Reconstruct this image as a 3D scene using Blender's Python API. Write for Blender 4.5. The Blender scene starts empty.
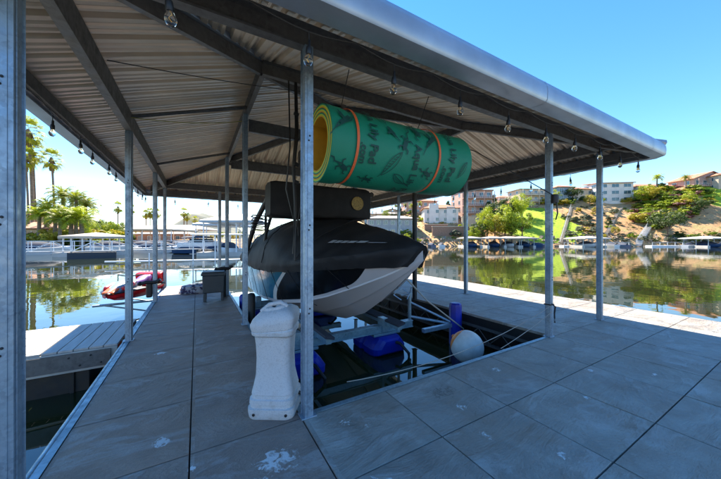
import bpy, math, random
from mathutils import Vector, Matrix, Euler, noise
R = math.radians
rnd = random.Random(11)
sc = bpy.context.scene
col = sc.collection

# ---------------------------------------------------------------- camera, sky, sun, exposure
CAMZ = 1.5                      # eye height over the dock deck (deck top is z = 0)
WATER = -0.62
cam_d = bpy.data.cameras.new('camera'); cam = bpy.data.objects.new('camera', cam_d); col.objects.link(cam)
cam.location = (0, 0, CAMZ); cam.rotation_euler = (R(90), 0, R(-30))
cam_d.sensor_width = 36; cam_d.lens = 14.13; cam_d.clip_start = .05; cam_d.clip_end = 9000
sc.camera = cam
SUN_EL, SUN_AZ = 51, 3
world = bpy.data.worlds.new('World'); sc.world = world; world.use_nodes = True
wn = world.node_tree; wn.nodes.clear()
wo = wn.nodes.new('ShaderNodeOutputWorld'); wb = wn.nodes.new('ShaderNodeBackground'); sk = wn.nodes.new('ShaderNodeTexSky')
sk.sky_type = 'NISHITA'; sk.sun_disc = False; sk.sun_elevation = R(SUN_EL); sk.sun_rotation = R(SUN_AZ)
sk.air_density = 1.0; sk.dust_density = .0; sk.ozone_density = 2.0
wb.inputs['Strength'].default_value = .106
hs = wn.nodes.new('ShaderNodeHueSaturation'); hs.inputs['Saturation'].default_value = 1.3; hs.inputs['Hue'].default_value = .502
wn.links.new(sk.outputs[0], hs.inputs['Color']); wn.links.new(hs.outputs[0], wb.inputs[0]); wn.links.new(wb.outputs[0], wo.inputs[0])
sd = bpy.data.lights.new('sun', 'SUN'); sun = bpy.data.objects.new('sun', sd); col.objects.link(sun)
sd.energy = 5.0; sd.angle = R(.5); sd.color = (1, .90, .74)
sv = Vector((math.sin(R(SUN_AZ)) * math.cos(R(SUN_EL)), math.cos(R(SUN_AZ)) * math.cos(R(SUN_EL)), math.sin(R(SUN_EL))))
sun.rotation_euler = sv.to_track_quat('Z', 'Y').to_euler(); sun.location = (0, 0, 60)
sc.view_settings.view_transform = 'Standard'; sc.view_settings.look = 'None'
sc.view_settings.gamma = 1; sc.view_settings.exposure = 1.68; sc.view_settings.use_curve_mapping = False
sc.render.engine = 'CYCLES'
sc.cycles.max_bounces = 10; sc.cycles.diffuse_bounces = 5; sc.cycles.glossy_bounces = 5; sc.cycles.transmission_bounces = 6

# ---------------------------------------------------------------- mesh helpers
class MB:
    def __init__(s): s.v = []; s.f = []; s.m = []
    def add(s, vs, fs, mi=0):
        o = len(s.v); s.v += [tuple(p) for p in vs]
        for f in fs: s.f.append([i + o for i in f]); s.m.append(mi)
    def box(s, c, size, rot=None, mi=0, taper=1.0):
        hx, hy, hz = size[0] / 2, size[1] / 2, size[2] / 2
        vs = []
        for z in (-1, 1):
            t = taper if z > 0 else 1
            for x, y in ((-1, -1), (1, -1), (1, 1), (-1, 1)): vs.append(Vector((x * hx * t, y * hy * t, z * hz)))
        M = rot if isinstance(rot, Matrix) else (Euler(rot).to_matrix() if rot else Matrix.Identity(3))
        vs = [M @ p + Vector(c) for p in vs]
        s.add(vs, [(3, 2, 1, 0), (4, 5, 6, 7), (0, 1, 5, 4), (1, 2, 6, 5), (2, 3, 7, 6), (3, 0, 4, 7)], mi); return s
    def ext(s, x0, x1, y0, y1, z0, z1, mi=0):
        return s.box(((x0 + x1) / 2, (y0 + y1) / 2, (z0 + z1) / 2), (abs(x1 - x0), abs(y1 - y0), abs(z1 - z0)), mi=mi)
    def tube(s, pts, r, n=8, mi=0, caps=True):
        pts = [Vector(p) for p in pts]; N = len(pts)
        rs = r if isinstance(r, (list, tuple)) else [r] * N
        up = Vector((0, 0, 1)); vs = []
        for i, p in enumerate(pts):
            t = (pts[min(i + 1, N - 1)] - pts[max(i - 1, 0)])
            if t.length < 1e-9: t = Vector((0, 0, 1))
            t.normalize()
            a = t.cross(up)
            if a.length < .1: a = t.cross(Vector((0, 1, 0)))
            a.normalize(); b = t.cross(a).normalized()
            for k in range(n):
                an = 2 * math.pi * k / n
                vs.append(p + (a * math.cos(an) + b * math.sin(an)) * rs[i])
        fs = [(i * n + k, i * n + (k + 1) % n, (i + 1) * n + (k + 1) % n, (i + 1) * n + k) for i in range(N - 1) for k in range(n)]
        if caps: fs += [tuple(range(n - 1, -1, -1)), tuple((N - 1) * n + k for k in range(n))]
        s.add(vs, fs, mi); return s
    def lathe(s, prof, n=20, c=(0, 0, 0), mi=0, sx=1, sy=1, M=None):
        vs = []
        for r, z in prof:
            for k in range(n):
                a = 2 * math.pi * k / n; p = Vector((r * math.cos(a) * sx, r * math.sin(a) * sy, z))
                if M: p = M @ p
                vs.append(p + Vector(c))
        N = len(prof)
        fs = [(i * n + k, i * n + (k + 1) % n, (i + 1) * n + (k + 1) % n, (i + 1) * n + k) for i in range(N - 1) for k in range(n)]
        fs += [tuple(range(n - 1, -1, -1)), tuple((N - 1) * n + k for k in range(n))]
        s.add(vs, fs, mi); return s
    def sweep(s, prof, a, b, mi=0):
        """prof = closed loop of 3D offsets, swept straight from a to b"""
        a = Vector(a); b = Vector(b); n = len(prof)
        vs = [a + Vector(p) for p in prof] + [b + Vector(p) for p in prof]
        s.add(vs, [(k, (k + 1) % n, n + (k + 1) % n, n + k) for k in range(n)] + [tuple(range(n - 1, -1, -1)), tuple(range(n, 2 * n))], mi); return s
    def grid(s, rows, mi=0, close=False):
        n = len(rows[0]); vs = [p for r in rows for p in r]
        fs = []
        for i in range(len(rows) - 1):
            for k in range(n if close else n - 1):
                fs.append((i * n + k, i * n + (k + 1) % n, (i + 1) * n + (k + 1) % n, (i + 1) * n + k))
        s.add(vs, fs, mi); return s
    def mesh(s, name, mats, smooth=None):
        me = bpy.data.meshes.new(name); me.from_pydata(s.v, [], s.f)
        if not isinstance(mats, (list, tuple)): mats = [mats]
        for m in mats: me.materials.append(m)
        if len(mats) > 1: me.polygons.foreach_set('material_index', s.m)
        if smooth is not None:
            me.polygons.foreach_set('use_smooth', [True] * len(me.polygons)); me.update()
            if smooth < 180: me.set_sharp_from_angle(angle=R(smooth))
        me.update(); return me
    def build(s, name, mats, parent=None, smooth=None, bevel=0):
        o = bpy.data.objects.new(name, s.mesh(name, mats, smooth)); col.objects.link(o)
        if parent: o.parent = parent
        if bevel:
            b = o.modifiers.new('bevel', 'BEVEL'); b.width = bevel; b.segments = 2; b.limit_method = 'ANGLE'; b.angle_limit = R(40)
        return o
def tag(o, label=None, cat=None, group=None, kind=None):
    if label: o['label'] = label
    if cat: o['category'] = cat
    if group: o['group'] = group
    if kind: o['kind'] = kind
    return o
def thing(name, label, cat, loc=(0, 0, 0), rz=0, group=None):
    o = bpy.data.objects.new(name, None); col.objects.link(o); o.empty_display_size = .3
    o.location = loc; o.rotation_euler = (0, 0, rz); return tag(o, label, cat, group)
KIDS = {}
def copy_tree(o, parent=None):
    c = o.copy(); col.objects.link(c); c.parent = parent
    if parent is not None: c.matrix_parent_inverse = o.matrix_parent_inverse
    for ch in list(o.children): copy_tree(ch, c)
    return c
def pts_sag(a, b, sag, n=12):
    a = Vector(a); b = Vector(b)
    return [a.lerp(b, i / n) - Vector((0, 0, sag * 4 * (i / n) * (1 - i / n))) for i in range(n + 1)]

# ---------------------------------------------------------------- materials
def mat(name, base=(.5, .5, .5), rough=.5, metal=0, spec=.5, nscale=None, namt=.25, c2=None, bump=0, bscale=None, trans=0, emis=None, ior=None, contrast=(.35, .65), detail=6, stretch=None, alpha=None):
    m = bpy.data.materials.new(name); m.use_nodes = True; nt = m.node_tree; b = nt.nodes['Principled BSDF']
    b.inputs['Base Color'].default_value = (*base, 1); b.inputs['Roughness'].default_value = rough
    b.inputs['Metallic'].default_value = metal; b.inputs['Specular IOR Level'].default_value = spec
    if ior: b.inputs['IOR'].default_value = ior
    if trans: b.inputs['Transmission Weight'].default_value = trans
    if nscale or bump:
        tc = nt.nodes.new('ShaderNodeTexCoord'); mp = nt.nodes.new('ShaderNodeMapping'); nt.links.new(tc.outputs['Object'], mp.inputs[0])
        if stretch: mp.inputs['Scale'].default_value = stretch
    if nscale:
        n = nt.nodes.new('ShaderNodeTexNoise'); n.inputs['Scale'].default_value = nscale; n.inputs['Detail'].default_value = detail
        nt.links.new(mp.outputs[0], n.inputs['Vector'])
        cr = nt.nodes.new('ShaderNodeValToRGB'); cr.color_ramp.elements[0].position, cr.color_ramp.elements[1].position = contrast
        a = c2 if c2 else tuple(max(0, x * (1 - namt)) for x in base)
        d = base if c2 else tuple(min(1, x * (1 + namt)) for x in base)
        cr.color_ramp.elements[0].color = (*a, 1); cr.color_ramp.elements[1].color = (*d, 1)
        nt.links.new(n.outputs['Fac'], cr.inputs[0]); nt.links.new(cr.outputs[0], b.inputs['Base Color'])
    if bump:
        n2 = nt.nodes.new('ShaderNodeTexNoise'); n2.inputs['Scale'].default_value = bscale or 30; n2.inputs['Detail'].default_value = 5
        nt.links.new(mp.outputs[0], n2.inputs['Vector'])
        bp = nt.nodes.new('ShaderNodeBump'); bp.inputs['Strength'].default_value = bump; bp.inputs['Distance'].default_value = .02
        nt.links.new(n2.outputs['Fac'], bp.inputs['Height']); nt.links.new(bp.outputs[0], b.inputs['Normal'])
    return m
def N(nt, t, **kw):
    n = nt.nodes.new(t)
    for k, v in kw.items():
        if k in n.inputs.keys() if isinstance(k, str) else False: n.inputs[k].default_value = v
        else: setattr(n, k, v)
    return n
def math_(nt, op, a, b=None, c=None, clamp=False):
    n = nt.nodes.new('ShaderNodeMath'); n.operation = op; n.use_clamp = clamp
    for i, x in enumerate((a, b, c)):
        if x is None: continue
        if isinstance(x, (int, float)): n.inputs[i].default_value = x
        else: nt.links.new(x, n.inputs[i])
    return n.outputs[0]
def mixc(nt, f, a, b):
    n = nt.nodes.new('ShaderNodeMix'); n.data_type = 'RGBA'
    if isinstance(f, (int, float)): n.inputs[0].default_value = f
    else: nt.links.new(f, n.inputs[0])
    for sck, x in ((n.inputs[6], a), (n.inputs[7], b)):
        if isinstance(x, tuple): sck.default_value = (*x[:3], 1)
        else: nt.links.new(x, sck)
    return n.outputs[2]
def noise_(nt, vec, scale, detail=4, rough=.5, dist=0):
    n = nt.nodes.new('ShaderNodeTexNoise'); n.inputs['Scale'].default_value = scale; n.inputs['Detail'].default_value = detail
    n.inputs['Roughness'].default_value = rough; n.inputs['Distortion'].default_value = dist
    nt.links.new(vec, n.inputs['Vector']); return n.outputs['Fac']
def ramp_(nt, f, p0, p1, c0=(0, 0, 0), c1=(1, 1, 1)):
    n = nt.nodes.new('ShaderNodeValToRGB'); n.color_ramp.elements[0].position = p0; n.color_ramp.elements[1].position = p1
    n.color_ramp.elements[0].color = (*c0, 1); n.color_ramp.elements[1].color = (*c1, 1); nt.links.new(f, n.inputs[0]); return n.outputs[0]

def galv(name, c, rough=.42, metal=.75, sp=55):
    m = bpy.data.materials.new(name); m.use_nodes = True; nt = m.node_tree; b = nt.nodes['Principled BSDF']
    tc = nt.nodes.new('ShaderNodeTexCoord').outputs['Object']
    v = nt.nodes.new('ShaderNodeTexVoronoi'); v.inputs['Scale'].default_value = sp; nt.links.new(tc, v.inputs['Vector'])
    g = ramp_(nt, v.outputs['Color'], 0, 1, tuple(x * .72 for x in c), tuple(min(1, x * 1.25) for x in c))
    big = ramp_(nt, noise_(nt, tc, 6, 6, .65), .38, .72)
    cc = mixc(nt, big, g, tuple(min(1, x * 1.35) for x in c))
    nt.links.new(cc, b.inputs['Base Color'])
    nt.links.new(ramp_(nt, noise_(nt, tc, 14, 5), .3, .7, (rough - .12,) * 3, (rough + .16,) * 3), b.inputs['Roughness'])
    b.inputs['Metallic'].default_value = metal; return m
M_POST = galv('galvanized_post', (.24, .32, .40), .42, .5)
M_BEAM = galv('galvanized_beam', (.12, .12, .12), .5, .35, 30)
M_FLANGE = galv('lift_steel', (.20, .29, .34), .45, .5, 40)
M_ROOF = mat('roof_sheet', (.74, .61, .47), .34, .2, nscale=1.6, c2=(.56, .48, .39), bump=.08, bscale=3)
M_GUT = mat('gutter_metal', (.36, .41, .47), .36, .4, nscale=3, namt=.12, bump=.10, bscale=1.2, detail=9)
M_BLACK = mat('black_rubber', (.012, .012, .013), .5)
M_DARK = mat('dark_metal', (.03, .032, .035), .5, .3)
M_WIRE = mat('cord_black', (.015, .015, .015), .6)
M_GLASS = mat('bulb_glass', (.95, .93, .88), .03, trans=1, ior=1.3)
M_FLOAT = mat('float_black', (.02, .021, .022), .55, nscale=8, c2=(.035, .03, .022), bump=.2, bscale=12)
M_ROPE = mat('rope', (.34, .33, .30), .8, bump=.3, bscale=120)
M_WHITEP = mat('white_paint', (.78, .79, .8), .4, nscale=5, namt=.06)

def deck_mat():
    m = bpy.data.materials.new('slate_tile'); m.use_nodes = True; nt = m.node_tree; b = nt.nodes['Principled BSDF']
    tc = nt.nodes.new('ShaderNodeTexCoord').outputs['Object']
    sx = nt.nodes.new('ShaderNodeSeparateXYZ'); nt.links.new(tc, sx.inputs[0]); X, Y = sx.outputs[0], sx.outputs[1]
    ix = math_(nt, 'FLOOR', math_(nt, 'DIVIDE', math_(nt, 'SUBTRACT', X, .80), .815)); iy = math_(nt, 'FLOOR', math_(nt, 'DIVIDE', math_(nt, 'SUBTRACT', Y, .80), .755))
    cv = nt.nodes.new('ShaderNodeCombineXYZ'); nt.links.new(ix, cv.inputs[0]); nt.links.new(iy, cv.inputs[1])
    wn_ = nt.nodes.new('ShaderNodeTexWhiteNoise'); nt.links.new(cv.outputs[0], wn_.inputs[0])
    off = nt.nodes.new('ShaderNodeVectorMath'); off.operation = 'MULTIPLY_ADD'; nt.links.new(wn_.outputs['Color'], off.inputs[0]); off.inputs[1].default_value = (9, 9, 9); nt.links.new(tc, off.inputs[2])
    vec = off.outputs[0]
    big = noise_(nt, vec, 2.2, 6, .6, .6); fine = noise_(nt, vec, 45, 5, .7)
    # cleft slate relief: stretched, warped bands per tile
    mp = nt.nodes.new('ShaderNodeMapping'); nt.links.new(vec, mp.inputs[0]); mp.inputs['Rotation'].default_value = (0, 0, .5); mp.inputs['Scale'].default_value = (1.0, 2.2, 1)
    cleft = noise_(nt, mp.outputs[0], 1.3, 8, .66, .5)
    steps = math_(nt, 'PINGPONG', math_(nt, 'MULTIPLY', cleft, 5), 1)
    base = mixc(nt, ramp_(nt, big, .3, .72), (.21, .185, .155), (.45, .43, .39))
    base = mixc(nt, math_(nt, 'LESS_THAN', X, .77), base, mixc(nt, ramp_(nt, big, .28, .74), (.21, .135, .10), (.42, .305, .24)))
    base = mixc(nt, math_(nt, 'MULTIPLY', wn_.outputs['Value'], .4), base, (.20, .19, .185))
    base = mixc(nt, math_(nt, 'MULTIPLY', ramp_(nt, steps, .7, 1.0), .42), base, (.47, .46, .45))
    base = mixc(nt, math_(nt, 'MULTIPLY', ramp_(nt, fine, .55, .75), .25), base, (.12, .11, .11))
    # worn pale scuffs and dried foam / droppings that lie on the tiles
    def blob(cx, cy, r, th=.5, sc_=9, st=(1, 1)):
        dx = math_(nt, 'DIVIDE', math_(nt, 'SUBTRACT', X, cx), r * st[0]); dy = math_(nt, 'DIVIDE', math_(nt, 'SUBTRACT', Y, cy), r * st[1])
        d2 = math_(nt, 'ADD', math_(nt, 'POWER', dx, 2), math_(nt, 'POWER', dy, 2))
        f = math_(nt, 'SUBTRACT', 1, d2)
        n = noise_(nt, tc, sc_, 7, .62, 1.2)
        v = math_(nt, 'ADD', math_(nt, 'MULTIPLY', f, .5), math_(nt, 'MULTIPLY', math_(nt, 'SUBTRACT', n, th), 2.4))
        return ramp_(nt, v, .30, .50)
    W = blob(.48, 1.95, .15, .5, 11, (1.2, .9))
    for a in ((.33, 1.83, .07, .5, 16), (-.22, 2.55, .06, .45, 18), (-.42, 4.55, .07, .47, 14), (-.03, 2.16, .025, .4, 20), (1.05, 2.08, .07, .55, 26), (1.18, 1.95, .05, .58, 30), (3.0, 2.05, .07, .52, 24), (2.2, 1.0, .05, .5, 22), (3.9, 1.5, .06, .54, 24), (3.2, 1.25, .05, .54, 26), (2.05, 1.75, .07, .57, 25), (1.0, 1.45, .12, .58, 18), (1.5, .9, .1, .58, 20), (1.9, 1.4, .08, .57, 22), (4.4, 1.1, .06, .54, 20)):
        W = math_(nt, 'MAXIMUM', W, blob(*a))
    fle = ramp_(nt, noise_(nt, tc, 4.2, 9, .72, .8), .66, .74)
    base = mixc(nt, math_(nt, 'MULTIPLY', fle, .25), base, (.5, .5, .5))
    rust = ramp_(nt, noise_(nt, tc, 1.1, 5, .6, .3), .5, .68); base = mixc(nt, math_(nt, 'MULTIPLY', rust, .5), base, (.27, .19, .13))
    grit = ramp_(nt, noise_(nt, tc, 160, 2, .5), .62, .7); base = mixc(nt, math_(nt, 'MULTIPLY', grit, .35), base, (.10, .095, .09))
    base = mixc(nt, math_(nt, 'MULTIPLY', W, .85), base, (.74, .75, .76))
    D = blob(2.1, 2.0, .17, .52, 22, (1.3, .8))
    base = mixc(nt, math_(nt, 'MULTIPLY', D, .55), base, (.06, .05, .045))
    nt.links.new(base, b.inputs['Base Color'])
    nt.links.new(ramp_(nt, big, .3, .7, (.5,) * 3, (.72,) * 3), b.inputs['Roughness'])
    h = math_(nt, 'ADD', math_(nt, 'MULTIPLY', steps, .6), math_(nt, 'MULTIPLY', fine, .25))
    h = math_(nt, 'ADD', h, math_(nt, 'MULTIPLY', cleft, 1.2))
    bp = nt.nodes.new('ShaderNodeBump'); bp.inputs['Strength'].default_value = 1.0; bp.inputs['Distance'].default_value = .024
    nt.links.new(h, bp.inputs['Height']); nt.links.new(bp.outputs[0], b.inputs['Normal']); return m
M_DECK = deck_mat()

def water_mat():
    m = bpy.data.materials.new('lake_water'); m.use_nodes = True; nt = m.node_tree; b = nt.nodes['Principled BSDF']
    b.inputs['Base Color'].default_value = (.022, .028, .010, 1); b.inputs['Roughness'].default_value = .015
    b.inputs['IOR'].default_value = 1.5; b.inputs['Specular IOR Level'].default_value = .6
    tc = nt.nodes.new('ShaderNodeTexCoord').outputs['Object']
    a = noise_(nt, tc, .55, 3, .5, .4); c = noise_(nt, tc, 3.0, 3, .5)
    patch = ramp_(nt, noise_(nt, tc, .06, 3), .42, .62)
    h = math_(nt, 'ADD', math_(nt, 'MULTIPLY', a, 1.0), math_(nt, 'MULTIPLY', math_(nt, 'MULTIPLY', c, .22), patch))
    bp = nt.nodes.new('ShaderNodeBump'); bp.inputs['Strength'].default_value = .4; bp.inputs['Distance'].default_value = .022
    nt.links.new(h, bp.inputs['Height']); nt.links.new(bp.outputs[0], b.inputs['Normal']); return m
M_WATER = water_mat()

# ---------------------------------------------------------------- view-aligned survey frame: (l, d) = metres to the right of / ahead of the camera
C30, S30 = math.cos(R(30)), math.sin(R(30))
def W(l, d): return (.5 * d + C30 * l, C30 * d - .5 * l)
F = 283.0
def lerp_t(t, x):
    if x <= t[0][0]: return t[0][1]
    for (a, b), (c, e) in zip(t, t[1:]):
        if x <= c:
            u = (x - a) / (c - a); u = u * u * (3 - 2 * u); return b + (e - b) * u
    return t[-1][1]
SHORE = [(-400, 36), (-80, 42), (-56, 48), (-50, 56), (-44, 86), (-20, 90), (60, 86), (200, 82), (500, 60)]
RIM = [(-90, 1.4), (-52, 1.8), (-30, 5)] + [((px - 360.5) / F * 119, CAMZ - WATER + (239.5 - y) / F * 119) for px, y in
       ((345, 222), (375, 217), (400, 214), (430, 213), (476, 214), (505, 209), (534, 205), (570, 202), (622, 203), (650, 189), (700, 186), (760, 184), (900, 178))]
def ground(l, d):
    if d < -40:
        return WATER + min(8, (-40 - d) * .12) - 1.5 * (1 if d > -48 else 0)
    sh = lerp_t(SHORE, l) + 1.6 * noise.noise(Vector((l * .07, 3.1, 0)))
    s = d - sh
    H = lerp_t(RIM, l)
    if s < 0: return WATER + max(-5, s * .35)
    n = noise.noise(Vector((l * .035, d * .035, 1))) * 1.0 + (.5 - abs(noise.noise(Vector((l * .09, d * .03, 4))))) * 1.1 + noise.noise(Vector((l * .12, d * .12, 7))) * .5
    Wd = 34.0
    u = min(1, s / Wd)
    h = .5 * min(1, s / 1.5) + (H - .5) * (u ** .92) + n * min(1, s / 10) * (.25 + .75 * min(1, H / 10))
    
    return WATER + h
def hit(px, y):
    """where the sight line through this pixel of the photograph meets the terrain"""
    k = (px - 360.5) / F; z = (239.5 - y) / F; d = 34.0
    while d < 400:
        if CAMZ + z * d <= ground(k * d, d) and ground(k * d, d) > WATER: return k * d, d
        if d - lerp_t(SHORE, k * d) > 33: return k * d, d
        d += .25
    return k * d, d
# terrain sheet
def axis(a, b, step, far):
    r = [a + i * step for i in range(int((b - a) / step) + 1)]
    g = []; x = step
    lo, hi = [], []; p = a; q = b; st = step
    while q < far: st *= 1.35; q += st; p -= st; hi.append(q); lo.append(p)
    return lo[::-1] + r + hi
LS = axis(-130, 230, 2.5, 3800); DS = axis(-70, 190, 2.5, 3800)
tb = MB(); tb.grid([[(l, d, ground(l, d)) for l in LS] for d in DS])
def terrain_mat():
    m = bpy.data.materials.new('dry_hillside'); m.use_nodes = True; nt = m.node_tree; b = nt.nodes['Principled BSDF']
    tc = nt.nodes.new('ShaderNodeTexCoord').outputs['Object']
    sx = nt.nodes.new('ShaderNodeSeparateXYZ'); nt.links.new(tc, sx.inputs[0]); X, Y = sx.outputs[0], sx.outputs[1]
    n1 = noise_(nt, tc, .09, 7, .6, .5); n2 = noise_(nt, tc, .9, 6, .7)
    base = mixc(nt, ramp_(nt, n1, .35, .65), (.40, .21, .085), (.60, .38, .18))
    base = mixc(nt, math_(nt, 'MULTIPLY', ramp_(nt, n2, .5, .68), .6), base, (.22, .14, .075))
    base = mixc(nt, math_(nt, 'MULTIPLY', ramp_(nt, noise_(nt, tc, .3, 5, .6), .57, .64), .6), base, (.30, .29, .10))
    def patch(cx, cy, rx, ry):
        dx = math_(nt, 'DIVIDE', math_(nt, 'SUBTRACT', X, cx), rx); dy = math_(nt, 'DIVIDE', math_(nt, 'SUBTRACT', Y, cy), ry)
        f = math_(nt, 'SUBTRACT', 1.25, math_(nt, 'ADD', math_(nt, 'POWER', dx, 2), math_(nt, 'POWER', dy, 2)))
        f = math_(nt, 'ADD', f, math_(nt, 'MULTIPLY', math_(nt, 'SUBTRACT', noise_(nt, tc, .2, 4), .5), 1.2))
        return ramp_(nt, f, .2, .35)
    lawn = patch(61, 104, 16, 17)
    for p in ((146, 102, 17, 17), (150, 122, 14, 6), (-76, 56, 34, 9), (-30, 150, 30, 30)): lawn = math_(nt, 'MAXIMUM', lawn, patch(*p))
    grass = mixc(nt, ramp_(nt, noise_(nt, tc, .5, 6, .7), .35, .7), (.24, .36, .015), (.36, .46, .02))
    base = mixc(nt, lawn, base, grass)
    nt.links.new(base, b.inputs['Base Color']); b.inputs['Roughness'].default_value = .9
    bp = nt.nodes.new('ShaderNodeBump'); bp.inputs['Strength'].default_value = .6; bp.inputs['Distance'].default_value = .5
    nt.links.new(n2, bp.inputs['Height']); nt.links.new(bp.outputs[0], b.inputs['Normal']); return m
ter = tb.build('terrain', terrain_mat(), smooth=180); ter.rotation_euler = (0, 0, R(-30)); tag(ter, kind='structure')
wb_ = MB(); wb_.add([(-4200, -4200, WATER), (4200, -4200, WATER), (4200, 4200, WATER), (-4200, 4200, WATER)], [(0, 1, 2, 3)])
tag(wb_.build('lake_water', M_WATER), kind='structure')
# far mountain
mb = MB(); rows = []
for j in range(14):
    v = j / 13; row = []
    for i in range(61):
        l = -1700 + i * 30; d = 1500 + v * 500
        pk = 128 * math.exp(-((l + 1010) / 105) ** 2) + 60 * math.exp(-((l + 1150) / 130) ** 2) + 55 * math.exp(-((l + 870) / 120) ** 2) + 14 * math.exp(-((l + 300) / 300) ** 2)
        h = (pk + 10) * math.sin(min(1, v * 1.6) * math.pi / 2) * (1 + .18 * noise.noise(Vector((l * .015, d * .015, 0)))) + 12 * noise.noise(Vector((l * .012, v * 3, 4))) * v
        row.append((l, d, h - 6 if j else -20))
    rows.append(row)
mb.grid(rows)
hill = mb.build('hills', mat('scrub_hill', (.13, .15, .13), .95, nscale=.012, c2=(.20, .19, .14), detail=9), smooth=180); hill.rotation_euler = (0, 0, R(-30)); tag(hill, kind='structure')

# ---------------------------------------------------------------- dock deck, tiles as real slabs with open joints
X0, X1, X2, X3 = -.90, .80, 4.76, 8.25          # left edge, slip left, slip right, outer edge
YF, YB = 2.31, 10.9
def tiles(b, xs, ys):
    g = .005
    for a, c in zip(xs, xs[1:]):
        for e, f in zip(ys, ys[1:]):
            dz = rnd.uniform(-.0015, .0015)
            b.ext(a + g, c - g, e + g, f - g, -.045, dz)
gx = lambda a, b: [a + (b - a) * i for i in range(2)]
ysF = [YF - .755 * k for k in range(8, -1, -1)]
ysB = [YF + .7809 * k for k in range(12)]
tb = MB()
xsL = [X0 + .04, -.045, X1 - .04]
tiles(tb, xsL, ysF); tiles(tb, xsL, ysB)
xsM = [X1 - .04 + .0, 1.615, 2.43, 3.245, 4.06, 4.80]
tiles(tb, xsM, ysF)
xsR = [4.80, 5.61, 6.45, 7.30, X3]
tiles(tb, xsR, ysF); tiles(tb, xsR, ysB)
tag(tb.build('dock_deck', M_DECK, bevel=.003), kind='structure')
sb = MB()
sb.ext(X0 + .03, X3 - .01, ysF[0], YF - .02, -.20, -.05); sb.ext(X0 + .03, X1 - .05, YF - .02, YB, -.20, -.05); sb.ext(X2 + .05, X3 - .01, YF - .02, YB, -.20, -.05)
tag(sb.build('dock_subframe', M_BLACK), kind='structure')
rim = MB()      # folded steel edge rails
def edge_rail(a, b, out):
    a = Vector(a); b = Vector(b); o = Vector(out)
    pr = [o * -.0 + Vector((0, 0, .006)), o * .05 + Vector((0, 0, .006)), o * .05 + Vector((0, 0, -.14)), o * .044 + Vector((0, 0, -.14)), o * .044 + Vector((0, 0, -.002)), Vector((0, 0, -.002))]
    rim.sweep(pr, a, b)
edge_rail((X0 + .04, ysF[0], 0), (X0 + .04, YB, 0), (-1, 0, 0))
edge_rail((X1 - .04, YF + .05, 0), (X1 - .04, YB, 0), (1, 0, 0))
edge_rail((X1 - .04, YF, 0), (X2 + .04, YF, 0), (0, 1, 0))
rim.tube([(X0 - .035, ysF[0], -.035), (X0 - .035, YB, -.035)], .028, 10)
tag(rim.build('dock_edge_rail', M_FLANGE, smooth=40), kind='structure')

def pontoon(x0, x1, y0, y1, label, z0=-1.15, z1=-.21):
    b = MB(); b.ext(x0, x1, y0, y1, z0, z1)
    n = max(1, int(abs(y1 - y0) / .5))
    for k in range(n + 1):
        y = y0 + (y1 - y0) * k / n
        b.ext(x0 - .02, x0, y - .03, y + .03, z0, z1 - .02); b.ext(x1, x1 + .02, y - .03, y + .03, z0, z1 - .02)
    return tag(b.build('pontoon_float', M_FLOAT, bevel=.01), label, 'dock float')
pontoon(5.15, 8.0, 2.6, 10.7, 'black float carrying the wide right walkway of the dock')
pontoon(-.70, .62, 2.6, 10.7, 'black float carrying the narrow left walkway of the dock')
pontoon(-.7, 8.0, -3.5, 2.0, 'black float under the broad tiled deck in the foreground')
# truss hanging under the inner edge of the right walkway
t = thing('dock_truss', 'grey steel truss below the deck edge behind the white buoy', 'truss', (X2 + .08, 0, 0))
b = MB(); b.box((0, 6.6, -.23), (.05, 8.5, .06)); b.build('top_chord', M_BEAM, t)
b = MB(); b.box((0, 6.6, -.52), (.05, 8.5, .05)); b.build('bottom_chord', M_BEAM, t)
b = MB()
for k in range(17):
    y = 2.45 + k * .5; b.tube([(0, y, -.50), (0, y + .25, -.26)], .009, 6); b.tube([(0, y + .25, -.26), (0, y + .5, -.50)], .009, 6)
b.build('lattice', M_BEAM, t)
b = MB(); b.ext(X1 + .05, X2 - .05, YF - .25, YF - .18, -1.1, -.05); tag(b.build('dock_skirt_board', M_BLACK), kind='structure')

# ---------------------------------------------------------------- boat shelter
EX0, EX1, EY0, EY1, EZ, SL = -1.60, 7.05, 1.62, 11.55, 3.12, .34
shel = thing('boat_shelter', 'large open boat shelter with grey corrugated hip roof on galvanized steel posts', 'boat shelter', (2.7, 2.3, 0))
O = Vector((2.7, 2.3, 0))
def sub(v): return (v[0] - O.x, v[1] - O.y, v[2] - O.z)
def sh_build(b, name, m, smooth=None, bevel=0, parent=None):
    b.v = [sub(p) for p in b.v]; return b.build(name, m, parent or shel, smooth, bevel)
HW = (EX1 - EX0) / 2
PROF = [(0, 0), (.02, 0), (.038, .055), (.085, .055), (.103, 0), (.16, 0), (.172, .018), (.195, .018), (.207, 0), (.248, 0), (.26, .018), (.283, .018), (.295, 0)]
def samples(a, b):
    out = []; n = int((b - a) / .305) + 2
    for k in range(n):
        for p, h in PROF:
            x = a + k * .305 + p
            if x < b: out.append((x, h))
    out.append((b, 0)); return out
def slope(side):
    m = MB(); rows = []
    a, b_ = (EY0, EY1) if side in 'LR' else (EX0, EX1)
    for q, h in samples(a, b_):
        lim = min(q - a, b_ - q, HW); row = []
        for u in (min(.03, lim), lim * .33, lim * .66, lim):
            if side == 'L': p = (EX0 + u, q)
            elif side == 'R': p = (EX1 - u, q)
            elif side == 'F': p = (q, EY0 + u)
            else: p = (q, EY1 - u)
            sag = .012 * noise.noise(Vector((p[0] * .9, p[1] * .9, 2)))
            row.append((p[0], p[1], EZ + SL * max(u, 0) + h + sag))
        rows.append(row)
    m.grid(rows); sh_build(m, 'roof_panel', M_ROOF, smooth=25)
for s_ in 'LRFB': slope(s_)
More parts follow.
